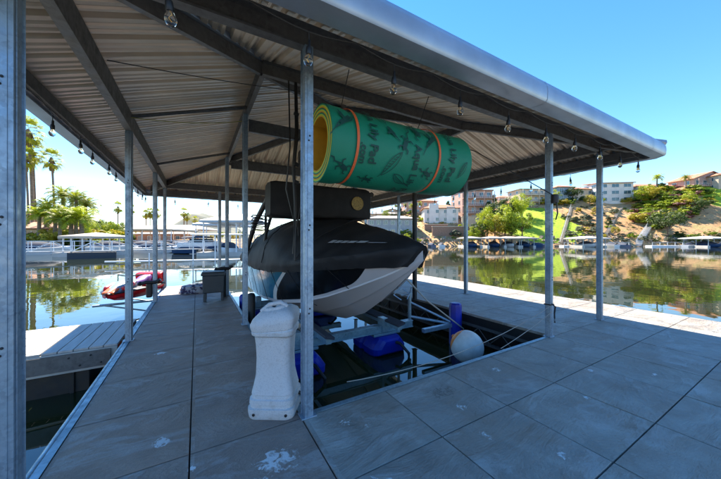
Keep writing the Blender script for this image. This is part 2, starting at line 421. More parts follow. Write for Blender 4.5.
# ridge and hip caps on top
m = MB(); zr = EZ + SL * HW + .04
xr = (EX0 + EX1) / 2
for a, b_ in (((EX0, EY0, EZ + .05), (xr, EY0 + HW, zr)), ((EX1, EY0, EZ + .05), (xr, EY0 + HW, zr)), ((EX0, EY1, EZ + .05), (xr, EY1 - HW, zr)), ((EX1, EY1, EZ + .05), (xr, EY1 - HW, zr)), ((xr, EY0 + HW, zr), (xr, EY1 - HW, zr))):
    m.tube([a, b_], .06, 6)
sh_build(m, 'ridge_cap', M_GUT)
# gutter: rounded profile swept round the eave with clipped corners
gp = [(-.13, 2.93), (-.02, 2.925), (.03, 2.935), (.045, 2.96), (.05, 3.03), (.045, 3.09), (.02, 3.15), (-.025, 3.19), (-.08, 3.205), (-.085, 3.195), (-.03, 3.175), (0.01, 3.13), (.03, 3.05), (.025, 2.97), (0, 2.95), (-.13, 2.945)]
ch = .13
loop = [(EX0 + ch, EY0), (EX1 - ch, EY0), (EX1, EY0 + ch), (EX1, EY1 - ch), (EX1 - ch, EY1), (EX0 + ch, EY1), (EX0, EY1 - ch), (EX0, EY0 + ch)]
rows = []
n = len(loop)
for i in range(n + 1):
    p = Vector(loop[i % n]).to_2d() if False else Vector((loop[i % n][0], loop[i % n][1]))
    pa = Vector((loop[(i - 1) % n][0], loop[(i - 1) % n][1])); pb = Vector((loop[(i + 1) % n][0], loop[(i + 1) % n][1]))
    d1 = (p - pa).normalized(); d2 = (pb - p).normalized()
    n1 = Vector((d1.y, -d1.x)); n2 = Vector((d2.y, -d2.x)); nn = (n1 + n2); nn /= nn.dot(n1)
    rows.append([(p.x + nn.x * o, p.y + nn.y * o, z) for o, z in gp])
m = MB(); m.grid(rows, close=True); g_ = sh_build(m, 'gutter', M_GUT, smooth=35)
for xx in (3.15, -.1, 6.3):
    m = MB(); m.grid([[(xx + q, EY0 - o * 1.03 - .002, z - .002 if z < 3 else z + .003) for o, z in gp[:9]] for q in (0, .009)]); sh_build(m, 'gutter_joint', M_GUT, parent=g_)

# channel purlins. profile: web + two flanges
def channel(b, a, c, h, fl, side, t=.006):
    """side: horizontal unit vector the flanges point to"""
    s_ = Vector((side[0], side[1], 0))
    pr = [Vector((0, 0, 0)), s_ * fl, s_ * fl + Vector((0, 0, .018)), s_ * (fl - t) + Vector((0, 0, .018)), s_ * (fl - t) + Vector((0, 0, t)), s_ * t + Vector((0, 0, t)),
          s_ * t + Vector((0, 0, h - t)), s_ * fl + Vector((0, 0, h - t)), s_ * fl + Vector((0, 0, h)), Vector((0, 0, h))]
    b.sweep(pr, a, c)
RX = [-.90, .76, 4.74, 6.50]; RY = [2.33, 5.35, 8.38, 10.75]
def sheet(x, y): return EZ + SL * min(x - EX0, EX1 - x, y - EY0, EY1 - y)
PB = 3.13      # underside of the eave beams
def beam(a, c, h, fl, side, name='beam'):
    b = MB(); channel(b, a, c, h, fl, side); return sh_build(b, name, M_BEAM)
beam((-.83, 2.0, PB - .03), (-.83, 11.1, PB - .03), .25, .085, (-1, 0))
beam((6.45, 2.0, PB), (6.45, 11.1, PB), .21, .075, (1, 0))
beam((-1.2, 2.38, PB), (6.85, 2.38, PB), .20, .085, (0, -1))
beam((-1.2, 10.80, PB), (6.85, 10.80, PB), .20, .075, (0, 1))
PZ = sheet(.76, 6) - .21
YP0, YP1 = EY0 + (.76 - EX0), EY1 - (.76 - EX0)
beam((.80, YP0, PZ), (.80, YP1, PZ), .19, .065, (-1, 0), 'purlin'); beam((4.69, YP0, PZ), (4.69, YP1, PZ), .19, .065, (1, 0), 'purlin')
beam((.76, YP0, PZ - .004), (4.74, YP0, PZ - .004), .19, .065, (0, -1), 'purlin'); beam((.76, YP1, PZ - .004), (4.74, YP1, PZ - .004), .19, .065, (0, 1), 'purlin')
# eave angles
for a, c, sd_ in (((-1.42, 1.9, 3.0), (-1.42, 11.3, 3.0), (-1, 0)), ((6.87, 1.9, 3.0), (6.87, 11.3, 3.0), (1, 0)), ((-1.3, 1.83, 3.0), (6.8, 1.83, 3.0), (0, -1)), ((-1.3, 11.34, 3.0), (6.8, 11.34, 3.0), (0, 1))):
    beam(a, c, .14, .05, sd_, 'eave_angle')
# hip rafters
def hip(cx, cy, sx, sy):
    a = Vector((cx + sx * .3, cy + sy * .3, EZ + SL * .3 - .19)); c = Vector((cx + sx * HW, cy + sy * HW, EZ + SL * HW - .19))
    b = MB(); s_ = Vector((sx, -sy, 0)).normalized()
    if (sx, sy) in ((1, 1),): s_ = -s_
    channel(b, a, c, .17, .06, s_); sh_build(b, 'hip_rafter', M_BEAM)
hip(EX0, EY0, 1, 1); hip(EX1, EY0, -1, 1); hip(EX0, EY1, 1, -1); hip(EX1, EY1, -1, -1)
beam((xr, EY0 + HW - .1, EZ + SL * HW - .2), (xr, EY1 - HW + .1, EZ + SL * HW - .2), .16, .06, (1, 0), 'ridge_beam')
# tie beams across the slip, with a strut to the ridge
for y in (5.35, 8.38):
    beam((.80, y + .05, 3.44), (4.70, y + .05, 3.44), .22, .07, (0, 1), 'tie_beam')
    b = MB(); b.ext(xr - .04, xr + .04, y + .06, y + .12, 3.66, EZ + SL * HW - .21); sh_build(b, 'strut', M_BEAM)
    for x0_, x1_ in ((-.86, .76), (6.46, 4.74)):
        b = MB(); s_ = -1 if x0_ < 0 else 1
        b.tube([(x0_, y - .07, 3.30), (x1_, y - .07, PZ + .1)], .028, 4); sh_build(b, 'brace', M_BEAM)
# posts: square hollow sections with lips and a foot plate
def post_mesh(h, w=.072):
    b = MB(); b.ext(-w / 2, w / 2, -w / 2, w / 2, 0, h)
    for s_ in (-1, 1):
        b.ext(-w / 2 - .0035, w / 2 + .0035, s_ * (w / 2 + .002) - .0015 - .0005, s_ * (w / 2 + .002) + .0015, .0, h) if False else None
    b.ext(-w / 2 - .012, w / 2 + .012, w / 2, w / 2 + .006, .01, h - .02)
    b.ext(-w / 2 + .022, w / 2 - .022, -w / 2 - .005, -w / 2, .01, h - .02)
    b.ext(w / 2, w / 2 + .005, -w / 2 + .022, w / 2 - .022, .01, h - .02)
    b.ext(-w / 2 - .03, w / 2 + .03, -w / 2 - .01, w / 2 + .03, .001, .012)
    for z in (.9, 1.6, 2.35):
        for s_ in (-.02, .02): b.lathe([(.008, -.003), (.008, .003), (.004, .006)], 8, (s_ * .2, -w / 2 - .006, z + s_), M=Matrix.Rotation(R(90), 3, 'X'), mi=1)
    return b
def post(x, y, h, m=M_POST, w=.072):
    b = post_mesh(h, w)
    o = b.build('post', [m, M_DARK], shel, bevel=.004); o.location = (x - O.x, y - O.y, 0); return o
post(-.905, 2.31, PB, w=.090)
post(.815, 2.31, PB, w=.074); post(4.72, 2.33, PB); post(6.54, 2.35, PB)
for y in RY[1:]:
    hh = PB
    post(-.88, y, PB)
    post(6.48, y, PB)
    xl = {5.35: .74, 8.38: .70, 10.75: .67}[y]
    post(xl, y, PB if y > 10 else PZ)
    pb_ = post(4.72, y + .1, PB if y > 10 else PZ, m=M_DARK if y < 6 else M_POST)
post(2.7, 10.78, PB) if False else None

# string lights
BULBM = MB(); BULBM.lathe([(.004, -.125), (.014, -.123), (.024, -.112), (.030, -.095), (.029, -.08), (.021, -.06), (.014, -.045), (.013, -.04)], 14)
bulb_me = BULBM.mesh('bulb', M_GLASS, smooth=60)
SOCM = MB(); SOCM.lathe([(.006, .055), (.010, .05), (.012, .01), (.019, 0), (.021, -.035), (.017, -.048)], 12)
sock_me = SOCM.mesh('socket', M_BLACK, smooth=40)
FILM = MB(); FILM.tube([(0, 0, -.05), (0.006, 0, -.07), (-.006, 0, -.085), (.004, 0, -.1)], .0022, 5)
fil_me = FILM.mesh('filament', mat('filament', (.8, .45, .12), .4, .8))
def string_light(pts, n_b, label, drop=.1, zb=None):
    a, c = Vector(pts[0]), Vector(pts[1])
    t = thing('string_light', label, 'string lights', a, group='string lights under the eaves')
    b = MB(); cord = []
    for i in range(n_b * 6 + 1):
        u = i / (n_b * 6); p = a.lerp(c, u) - a
        p.z += -.05 * abs(math.sin(u * n_b * math.pi)) ; cord.append(p)
    b.tube(cord, .0045, 5); b.build('cord', M_WIRE, t)
    for i in range(n_b):
        u = (i + .5) / n_b; p = a.lerp(c, u) - a; p.z += -.05
        p += Vector((rnd.uniform(-.03, .03), rnd.uniform(-.03, .03), rnd.uniform(-.015, .01)))
        hk = MB(); hk.tube([p, p + Vector((0, 0, -.07))], .004, 5)
        d_ = p + Vector((0, 0, -.11))
        s_ = bpy.data.objects.new('socket', sock_me); col.objects.link(s_); s_.parent = t; s_.location = d_; s_.rotation_euler = (rnd.uniform(-.08, .08), rnd.uniform(-.08, .08), 0)
        l_ = bpy.data.objects.new('bulb', bulb_me); col.objects.link(l_); l_.parent = s_
        f_ = bpy.data.objects.new('filament', fil_me); col.objects.link(f_); f_.parent = l_
        hk.build('hook', M_WIRE, t)
string_light([(-.47, 1.80, 2.93), (6.9, 1.80, 2.93)], 10, 'string of clear bulbs hanging along the front gutter above the green roll')
string_light([(-1.37, 2.6, 2.93), (-1.37, 11.2, 2.93)], 12, 'string of clear bulbs hanging along the left eave over the water')
string_light([(6.85, 2.6, 2.93), (6.85, 11.2, 2.93)], 11, 'string of clear bulbs hanging along the right eave in front of the hillside')
string_light([(-1.1, 11.28, 2.93), (6.6, 11.28, 2.93)], 8, 'string of clear bulbs hanging along the back eave facing the marina')
# loose cords under the roof
b = MB(); b.tube(pts_sag((-.85, 5.25, 3.28), (.78, 5.5, 3.66), .06), .006, 6); tag(b.build('hanging_cable', mat('yellow_cord', (.35, .33, .05), .5)), 'thin yellow cable slung between the left posts under the roof', 'cable')
b = MB(); b.tube(pts_sag((-.82, 3.9, 3.38), (1.7, 4.3, 3.86), .03), .005, 6); tag(b.build('roof_cable', M_WIRE), 'thin black cable strung across the ribbed ceiling', 'cable')
t = thing('retractable_cord', 'black cord running from the roof down to a black reel on a front post', 'cord', (4.72, 2.33, 0))
b = MB(); b.tube([(-1.85, 1.3, 3.28), (-.9, .65, 2.9), (-.02, -.07, 2.17)], .007, 6); b.build('cord', M_WIRE, t)
b = MB(); b.lathe([(.02, -.07), (.05, -.06), (.055, 0), (.05, .06), (.02, .07)], 10, (0, -.075, 2.12)); b.tube([(0, -.1, 2.05), (.01, -.11, 1.9), (0, -.09, 1.8)], .01, 6); b.build('reel', M_BLACK, t, smooth=40)
b = MB(); b.tube(pts_sag((1.16, 2.5, 3.12), (1.22, 2.62, 2.86), 0, 2), .004, 5); 

# ---------------------------------------------------------------- rolled foam water mat
M_GREEN = mat('foam_green', (.004, .21, .115), .6, nscale=3, namt=.08, bump=.08, bscale=60)
M_YEL = mat('foam_yellow', (.62, .33, .02), .65, nscale=5, namt=.12)
M_LIME = mat('foam_lime', (.45, .6, .04), .65)
M_INK = mat('mat_print', (.004, .055, .04), .6)
M_STRAP = mat('strap_orange', (.75, .13, .03), .55)
MATX0, MATX1, MR = 1.05, 2.86, .372
roll = thing('rolled_foam_mat', 'huge rolled green foam water mat held by two orange straps, hanging under the roof', 'foam mat', (1.93, 2.60, 2.44))
TURNS = 2.7; th = .037
b = MB(); n = int(TURNS * 64); rows = [[], [], [], []]
ring = []
for i in range(n + 1):
    a = i / 64 * 2 * math.pi; r0 = MR - th * 1.06 * i / 64
    if i / 64 > 1: r0 = MR - th * 1.06 * i / 64
    A = -.9 - a
    ring.append([(r * math.cos(A) * .97, r * math.sin(A) * 1.03) for r in (r0, r0 - th * .34, r0 - th * .66, r0 - th * .98)])
XA, XB = MATX0 - 1.96, MATX1 - 1.96
def wob(i, s_): return s_ * .012 * math.sin(i * .13) + s_ * .01
LX = [XA] + [XA + (XB - XA) * k / 60 for k in range(1, 60)] + [XB]
def dent(x, y, z):
    f = 1.0
    for sx_ in (1.30 - 1.96, 2.33 - 1.96): f -= .05 * math.exp(-((x - sx_) / .06) ** 2)
    return (x, y * f, z * f - .012 * math.cos(x * 2.2))
b.grid([[dent(x, q[0][0], q[0][1]) for q in ring] for x in LX], mi=0)
b.grid([[(x, q[3][0], q[3][1]) for q in ring] for x in LX], mi=1)
for s_, X_ in ((1, XA), (-1, XB)):
    for k, mi in ((0, 0), (1, 2), (2, 1)):
        b.grid([[(X_, q[k][0], q[k][1]) for q in ring], [(X_, q[k + 1][0], q[k + 1][1]) for q in ring]], mi=mi)
for i in (0, -1):
    b.grid([[(x, q_[0], q_[1]) for x in (XA, XB)] for q_ in ring[i]], mi=2)
foam = b.build('foam_sheet', [M_GREEN, M_YEL, M_LIME], roll, smooth=40)
def on_roll(x, phi, r=MR + .0022):
    return dent(x - 1.96, -r * math.sin(phi) * .97, r * math.cos(phi) * 1.03)
def text_mesh(txt, size):
    cu = bpy.data.curves.new('txt', 'FONT'); cu.body = txt; cu.size = size; cu.offset = size * .018
    o = bpy.data.objects.new('txt', cu); col.objects.link(o); dg = bpy.context.evaluated_depsgraph_get(); dg.update()
    me = bpy.data.meshes.new_from_object(o.evaluated_get(dg)); vs = [tuple(v.co) for v in me.vertices]; fs = [tuple(p.vertices) for p in me.polygons]
    bpy.data.objects.remove(o); bpy.data.meshes.remove(me); return vs, fs
def subdiv_fs(vs, fs, maxl):
    out_v = list(vs); out = []
    st = [f for f in fs]
    tri = []
    for f in st:
        for k in range(1, len(f) - 1): tri.append((f[0], f[k], f[k + 1]))
    while tri:
        a, b_, c = tri.pop(); L = [((Vector(out_v[p]) - Vector(out_v[q])).length, p, q, r) for p, q, r in ((a, b_, c), (b_, c, a), (c, a, b_))]
        l_, p, q, r = max(L)
        if l_ > maxl:
            out_v.append(tuple((Vector(out_v[p]) + Vector(out_v[q])) / 2)); m_ = len(out_v) - 1; tri += [(p, m_, r), (m_, q, r)]
        else: out.append((p, q, r))
    return out_v, out
def print_text(b, txt, size, x, phi0, dy=0):
    vs, fs = text_mesh(txt, size); vs, fs = subdiv_fs(vs, fs, .03)
    b.add([on_roll(x + v[1] + dy, phi0 + v[0] / MR) for v in vs], fs)
for x, ph in ((1.44, R(18)), (1.98, R(82)), (2.50, R(30))):
    b = MB(); print_text(b, 'Aqua Lily Pad', .125, x, ph); b.build('printed_lettering', M_INK, roll)
    b = MB(); print_text(b, '.com', .10, x - .10, ph + 1.35); b.build('printed_lettering', M_INK, roll)
def stroke(b, pts, w, x, ph, sc_=1, rot=0):
    """a drawn line on the mat: pts in local (u along x, v along circumference)"""
    c, s_ = math.cos(rot), math.sin(rot); P = []
    for i in range(len(pts) - 1):
        for k in range(6):
            t_ = k / 6; P.append((pts[i][0] + (pts[i + 1][0] - pts[i][0]) * t_, pts[i][1] + (pts[i + 1][1] - pts[i][1]) * t_))
    P.append(pts[-1]); P = [((p[0] * c - p[1] * s_) * sc_, (p[0] * s_ + p[1] * c) * sc_) for p in P]
    vs = []
    for i, p in enumerate(P):
        q = P[min(i + 1, len(P) - 1)]; o = P[max(i - 1, 0)]; d = Vector((q[0] - o[0], q[1] - o[1])); d = d.normalized() if d.length else Vector((1, 0))
        for s2 in (-1, 1): vs.append(on_roll(x + p[0] - d.y * w * s2, ph + (p[1] + d.x * w * s2) / MR))
    b.add(vs, [(2 * i, 2 * i + 1, 2 * i + 3, 2 * i + 2) for i in range(len(P) - 1)])
def leafshape(b, x, ph, L, wd, rot):
    n = 10; up = [(L * (i / n - .5), wd * math.sin(math.pi * i / n) ** .8) for i in range(n + 1)]; dn = [(p[0], -p[1] * .7) for p in up]
    stroke(b, up, .0035, x, ph, 1, rot); stroke(b, dn[::-1], .0035, x, ph, 1, rot); stroke(b, [(-L * .5, 0), (L * .62, .01)], .003, x, ph, 1, rot)
    for k in range(2, 9): stroke(b, [(L * (k / 10 - .5), 0), (L * (k / 10 - .42), wd * math.sin(math.pi * k / 10) * .8)], .0028, x, ph, 1, rot)
def creature(b, x, ph, s_, rot):
    stroke(b, [(-.1, 0), (-.05, .02), (0, .025), (.05, .02), (.09, .0), (.05, -.02), (0, -.025), (-.05, -.02), (-.1, 0), (-.16, .03), (-.2, 0), (-.24, .02)], .006, x, ph, s_, rot)
    stroke(b, [(-.04, 0), (.07, 0)], .014, x, ph, s_, rot)
    for q in ((.04, .02, .07, .07, .11, .06), (.04, -.02, .06, -.07, .1, -.075), (-.05, .02, -.08, .07, -.05, .1), (-.05, -.02, -.08, -.06, -.06, -.1)):
        stroke(b, [(q[0], q[1]), (q[2], q[3]), (q[4], q[5])], .006, x, ph, s_, rot)
def bird(b, x, ph, s_, rot):
    stroke(b, [(-.02, .0), (.03, .05), (.12, .07), (.05, .02), (.0, -.02), (-.06, -.07), (-.13, -.08), (-.06, -.02), (-.02, 0), (-.05, .06), (-.11, .09)], .006, x, ph, s_, rot)
    stroke(b, [(-.09, -.04), (.05, .035)], .02, x, ph, s_, rot); stroke(b, [(-.02, 0), (-.09, .07)], .012, x, ph, s_, rot); stroke(b, [(.1, .06), (.17, .09), (.22, .10)], .004, x, ph, s_, rot)
for fn_, a_ in ((bird, (1.17, R(72), .9, 1.9)),
    (creature, (1.20, R(135), .7, .6)),
    (leafshape, (1.72, R(118), .32, .05, 2.2)),
    (creature, (1.85, R(85), .8, 2.0)),
    (creature, (2.02, R(55), 1.0, 1.0)),
    (bird, (2.22, R(70), .9, 1.8)),
    (creature, (2.2, R(125), .6, .4)),
    (leafshape, (1.62, R(38), .22, .04, 1.3)),
    (leafshape, (2.72, R(110), .2, .04, 2.0)),
    (leafshape, (1.86, R(140), .2, .05, .5)),
    (bird, (1.7, R(70), .5, .3)),
    (creature, (1.5, R(150), .5, .2))):
    b = MB(); fn_(b, *a_); b.build('printed_drawing', M_INK, roll)
for x in (1.30, 2.33):
    b = MB(); b.grid([[((x - 1.96) + q + .012 * math.sin(p * .1), -(MR * .955 + o) * math.sin(2 * math.pi * p / 64) * .97, (MR * .955 + o) * math.cos(2 * math.pi * p / 64) * 1.03) for p in range(65)] for q, o in ((-.013, 0), (-.013, .004), (.013, .004), (.013, 0))])
    b.build('strap', M_STRAP, roll, smooth=30)
for x in (1.30, 2.33):
    b = MB(); b.tube([(x - 1.96, .02, MR * .98), (x - 1.96, -.18, .70)], .005, 6); b.build('hanging_rope', M_WIRE, roll)


# ---------------------------------------------------------------- wakeboard boat on the lift
BXC = 2.45
boat = thing('wakeboard_boat', 'wakeboard boat with black storage cover, teal sides and pale bottom on a lift', 'boat', (BXC, 6.0, -.25))
ST = [(2.66, .02, 1.38, .012, 1.27, 1.24), (2.78, .12, 1.36, .04, 1.20, 1.14), (2.95, .28, 1.335, .10, 1.11, 1.02), (3.2, .50, 1.29, .22, .98, .84), (3.6, .80, 1.22, .42, .80, .56), (4.1, 1.04, 1.15, .66, .60, .26),
      (4.8, 1.16, 1.08, .86, .40, .0), (5.8, 1.22, 1.0, 1.0, .22, -.16), (7.0, 1.24, .95, 1.06, .10, -.24), (8.2, 1.22, .93, 1.06, .05, -.27), (10.1, 1.17, .93, 1.02, .03, -.27)]
def st(y):
    for a, c in zip(ST, ST[1:]):
        if y <= c[0]:
            u = (y - a[0]) / (c[0] - a[0]); return [a[k] + (c[k] - a[k]) * u for k in range(6)]
    return list(ST[-1])
YS = [2.66, 2.72, 2.78, 2.86, 2.95, 3.07, 3.2, 3.4, 3.6, 3.85, 4.1, 4.45, 4.8, 5.3, 5.8, 6.4, 7.0, 7.6, 8.2, 8.8, 9.4, 10.1]
rows = []
for y in YS:
    _, wg, zg, wc, zc, zk = st(y); half = []
    half.append((0, zk)); half.append((wc * .5, zk + (zc - zk) * .5)); half.append((wc * .52, zk + (zc - zk) * .5 - .012))
    half.append((wc * .97, zc - .012)); half.append((wc + .025 * min(1, wc * 3), zc)); half.append((wc + .025 * min(1, wc * 3), zc + .025))
    for k in (.2, .45, .7, .9): half.append((wc + (wg - wc) * (k ** .85), zc + .02 + (zg - zc - .02) * k))
    half.append((wg, zg)); half.append((wg - .03 * min(1, wg * 5), zg + .02))
    row = [(-x, y - 6, z + .25) for x, z in half[::-1]] + [(x, y - 6, z + .25) for x, z in half[1:]]
    rows.append(row)
b = MB(); b.grid(rows); b.add([p for p in rows[-1]], [tuple(range(len(rows[-1])))])
def hull_mat():
    m = bpy.data.materials.new('hull_gelcoat'); m.use_nodes = True; nt = m.node_tree; bs = nt.nodes['Principled BSDF']
    tc = nt.nodes.new('ShaderNodeTexCoord').outputs['Object']; sx = nt.nodes.new('ShaderNodeSeparateXYZ'); nt.links.new(tc, sx.inputs[0]); Y, Z = sx.outputs[1], sx.outputs[2]
    # height of chine along the hull, piecewise
    cu = nt.nodes.new('ShaderNodeFloatCurve'); mr = nt.nodes.new('ShaderNodeMapRange'); mr.inputs[1].default_value = -3.4; mr.inputs[2].default_value = 4.2; nt.links.new(Y, mr.inputs[0]); nt.links.new(mr.outputs[0], cu.inputs['Value'])
    c = cu.mapping.curves[0]; pts_ = [((y - 6 + 3.4) / 7.6, (zc + .25) / 2) for y, _, _, _, zc, _ in ST if 2.66 <= y]
    pts_ = [(p_[0], p_[1]) for p_ in pts_]
    while len(c.points) < len(pts_): c.points.new(.5, .5)
    for p, q in zip(c.points, pts_): p.location = (min(1, max(0, q[0])), q[1]); p.handle_type = 'VECTOR'
    cu.mapping.update()
    zc = math_(nt, 'MULTIPLY', cu.outputs[0], 2)
    above = math_(nt, 'SUBTRACT', Z, zc)
    # pale band: narrow aft, sweeping up towards the bow
    wmr = nt.nodes.new('ShaderNodeMapRange'); wmr.interpolation_type = 'SMOOTHSTEP'; wmr.inputs[1].default_value = -2.3; wmr.inputs[2].default_value = -3.2; wmr.inputs[3].default_value = .06; wmr.inputs[4].default_value = .38; nt.links.new(Y, wmr.inputs[0])
    pale = math_(nt, 'LESS_THAN', above, wmr.outputs[0])
    # teal aft part bounded by a swoosh
    sw = math_(nt, 'ADD', Y, math_(nt, 'MULTIPLY', math_(nt, 'POWER', math_(nt, 'MULTIPLY', math_(nt, 'MAXIMUM', above, 0), 1.5), 2.2), 1.5))
    teal = math_(nt, 'GREATER_THAN', sw, .12); edge = math_(nt, 'GREATER_THAN', sw, -.12)
    aft = math_(nt, 'GREATER_THAN', math_(nt, 'SUBTRACT', Y, math_(nt, 'MULTIPLY', above, .9)), 2.35)
    colr = mixc(nt, edge, (.008, .009, .011), (.62, .62, .6))
    colr = mixc(nt, teal, colr, (.004, .13, .20))
    colr = mixc(nt, aft, colr, (.62, .64, .64))
    emb = math_(nt, 'SUBTRACT', 1, math_(nt, 'ADD', math_(nt, 'MULTIPLY', math_(nt, 'ABSOLUTE', math_(nt, 'SUBTRACT', Y, .55)), 2.4), math_(nt, 'MULTIPLY', math_(nt, 'ABSOLUTE', math_(nt, 'SUBTRACT', Z, 1.16)), 5)))
    colr = mixc(nt, math_(nt, 'GREATER_THAN', emb, 0), colr, (.55, .10, .06)); colr = mixc(nt, math_(nt, 'GREATER_THAN', emb, .35), colr, (.75, .74, .7))
    colr = mixc(nt, pale, colr, (.50, .49, .50))
    nt.links.new(colr, bs.inputs['Base Color']); bs.inputs['Roughness'].default_value = .22; bs.inputs['Coat Weight'].default_value = .15; return m
b.build('hull', hull_mat(), boat, smooth=28)
# cover
CT = [(2.62, 1.42), (2.9, 1.50), (3.4, 1.62), (4.4, 1.80), (5.2, 1.92), (6.3, 1.98), (7.5, 1.95), (8.7, 1.85), (9.5, 1.60), (10.2, 1.15)]
def ct(y):
    for a, c in zip(CT, CT[1:]):
        if y <= c[0]: u = (y - a[0]) / (c[0] - a[0]); return a[1] + (c[1] - a[1]) * u
    return CT[-1][1]
rows = []; YC = [2.62 + (10.15 - 2.62) * (i / 70) ** 1.25 for i in range(71)]
def wr(x, y, z, a=1): return a * (.010 * (1 - abs(noise.noise(Vector((x * 1.1 + 3, y * 2.6 + z * 2, 2)))) * 2) ** 3 + .018 * noise.noise(Vector((x * 2.2, y * 1.3, z * 2))) + .010 * abs(noise.noise(Vector((x * 5, y * 4, z * 6)))))
for y in YC:
    _, wg, zg, *_ = st(max(y, 2.66)); zt = ct(y); w = wg + .035 * min(1, wg * 2 + .1); half = []
    sk_ = .15 + .13 * max(0, 1 - (y - 2.6) / .9) + .004 * math.sin(y * 7)
    tb_ = min(1, max(0, (y - 4.2) / 1.3)) 
    for u in (0, .15, .3, .45, .58, .7, .8, .9, .96, 1.0):
        pr = (1 - u ** (1.25 + 1.0 * tb_)) ** (.95 - .4 * tb_) if u < 1 else 0
        half.append((w * u, zg + .02 + (zt - zg - .02) * pr))
    rk = max(0, 1 - (y - 2.62) / 1.1) ** .7 * .85
    for dz_ in (.04, sk_ * .35, sk_ * .65, sk_):
        h_ = st(max(2.66, y + rk * dz_)); k_ = min(1, dz_ / max(.05, h_[2] - h_[4])) ** 1.2
        half.append((max(h_[1] + (h_[3] - h_[1]) * k_ * .8, .01) + .04 + .03 * max(0, 1 - (y - 2.62) / .6), zg - dz_))
    Yr = lambda z: y - 6 + rk * max(0, zg + .03 - z)
    row = [(-x - wr(-x, y, z, 1.3), Yr(z), z + .25 + wr(-x, y, z, 2)) for x, z in half[::-1]] + [(x + wr(x, y, z, 1.3), Yr(z), z + .25 + wr(x, y, z, 2)) for x, z in half[1:]]
    rows.append(row)
b = MB(); b.grid(rows)
b.add(rows[0], [tuple(range(len(rows[0]) - 1, -1, -1))]); b.add(rows[-1], [tuple(range(len(rows[-1])))])
M_COVER = mat('cover_canvas', (.014, .014, .015), .68, spec=.35, bump=.5, bscale=3.5, nscale=2.5, namt=.45)
b.build('canvas_cover', M_COVER, boat, smooth=60)
b = MB()
for y0_ in (4.35, 6.2, 8.0):
    _, wg, zg, *_ = st(y0_); zt = ct(y0_); tb_ = min(1, max(0, (y0_ - 4.2) / 1.3)); P = []
    for i in range(33):
        u = -1 + 2 * i / 32; a_ = abs(u); pr = (1 - a_ ** (1.25 + tb_)) ** (.95 - .4 * tb_) if a_ < 1 else 0; x_ = (wg + .05) * u; z_ = zg + .02 + (zt - zg) * pr
        P.append((x_ + math.copysign(wr(x_, y0_, z_, 1.3), u), y0_ - 6, z_ + .262 + wr(x_, y0_, z_, 2)))
    b = MB(); b.tube(P, .009, 5); b.build('cover_seam', M_COVER, boat, smooth=60)
for y0_ in (3.7, 4.6, 5.5, 6.5, 7.5, 8.5):
    _, wg, zg, wc, zc, zk = st(y0_)
    for s_ in (-1, 1): b = MB(); b.tube([(s_ * (wg + .045), y0_ - 6, zg - .1 + .25), (s_ * (wc + .05), y0_ - 5.98, zc + .27), (s_ * wc * .8, y0_ - 5.95, zk * .2 + zc * .8 + .22)], .006, 5); b.build('tie_down_strap', M_BLACK, boat)
# cover lettering, unreadable slanted marks
b = MB(); yy = 4.02
for k, (Lm, hgt) in enumerate(((.13, .055), (.13, .05), (.13, .05), (.15, .05), (.17, .055), (.30, .02))):
    y0, y1 = yy, yy - Lm * .8; yy -= Lm; vs = []
    for (y, q) in ((y0, 0), (y1, 0), (y1 - .03, 1), (y0 - .03, 1)):
        _, wg, zg, *_ = st(y); zt = ct(y); w = wg + .035; u = .66 - q * hgt * 1.3
        tb_ = min(1, max(0, (y - 4.2) / 1.3)); pr = (1 - u ** (1.25 + tb_)) ** (.95 - .4 * tb_)
        vs.append((-w * u - .03, y - 6, zg + .02 + (zt - zg - .02) * pr + .25 + .035))
    b.add(vs, [(0, 1, 2, 3)])
b.build('cover_lettering', mat('pale_print', (.35, .36, .37), .5), boat)
# tow tower, covered rack box, board racks
b = MB()
for s_ in (-1, 1):
    b.tube([(s_ * 1.26, 3.0, .95), (s_ * 1.24, 2.4, 1.5), (s_ * 1.2, 1.3, 2.2), (s_ * 1.1, .2, 2.72), (s_ * 1.02, -.5, 2.78)], .06, 8)
    b.tube([(s_ * 1.17, .7, 1.15), (s_ * 1.1, .6, 1.9), (s_ * 1.02, .2, 2.45)], .035, 8)
b.tube([(-.98, .1, 2.5), (.98, .1, 2.5)], .04, 8)
b.build('tower', M_DARK, boat, smooth=50)
b = MB()
for i in range(5):
    z = 1.95 + i * .075; b.tube([(-1.1, .95, z), (-1.38, .85, z + .02), (-1.40, .45, z + .03), (-1.1, .35, z)], .014, 6)
b.tube([(-1.1, .65, 1.9), (-1.1, .65, 2.35)], .03, 6); b.build('board_rack', M_DARK, boat, smooth=40)
# black covered bimini box hung in front
b = MB(); rows = []
for i in range(25):
    x = -1.36 + 2.02 * i / 24; e = 1 if 0 < i < 24 else .93; row = []
    for k in range(20):
        a = 2 * math.pi * k / 20; ca, sa = math.cos(a), math.sin(a)
        sx_ = (abs(ca) ** .22) * (1 if ca > 0 else -1) * .24 * e; sz_ = (abs(sa) ** .22) * (1 if sa > 0 else -1) * .31 * e
        row.append((x, -.8 + sx_ + .02 * noise.noise(Vector((x * 3, sa * 2, 1))), 2.46 + sz_ + .045 * noise.noise(Vector((x * 1.8, ca * 2, 5)))))
    rows.append(row)
b.grid(rows, close=True); b.add(rows[0], [tuple(range(20))]); b.add(rows[-1], [tuple(range(19, -1, -1))])
bx = b.build('bimini_cover', M_COVER, boat, smooth=60)
b = MB(); mm = Matrix.Rotation(R(90), 3, 'X')
b.lathe([(.135, 0), (.135, .006), (.12, .007), (.115, .003)], 28, (.33, -1.065, 2.47), M=mm)
b.build('round_emblem', mat('gold_print', (.30, .19, .03), .5, nscale=30, namt=.35), bx, smooth=30)
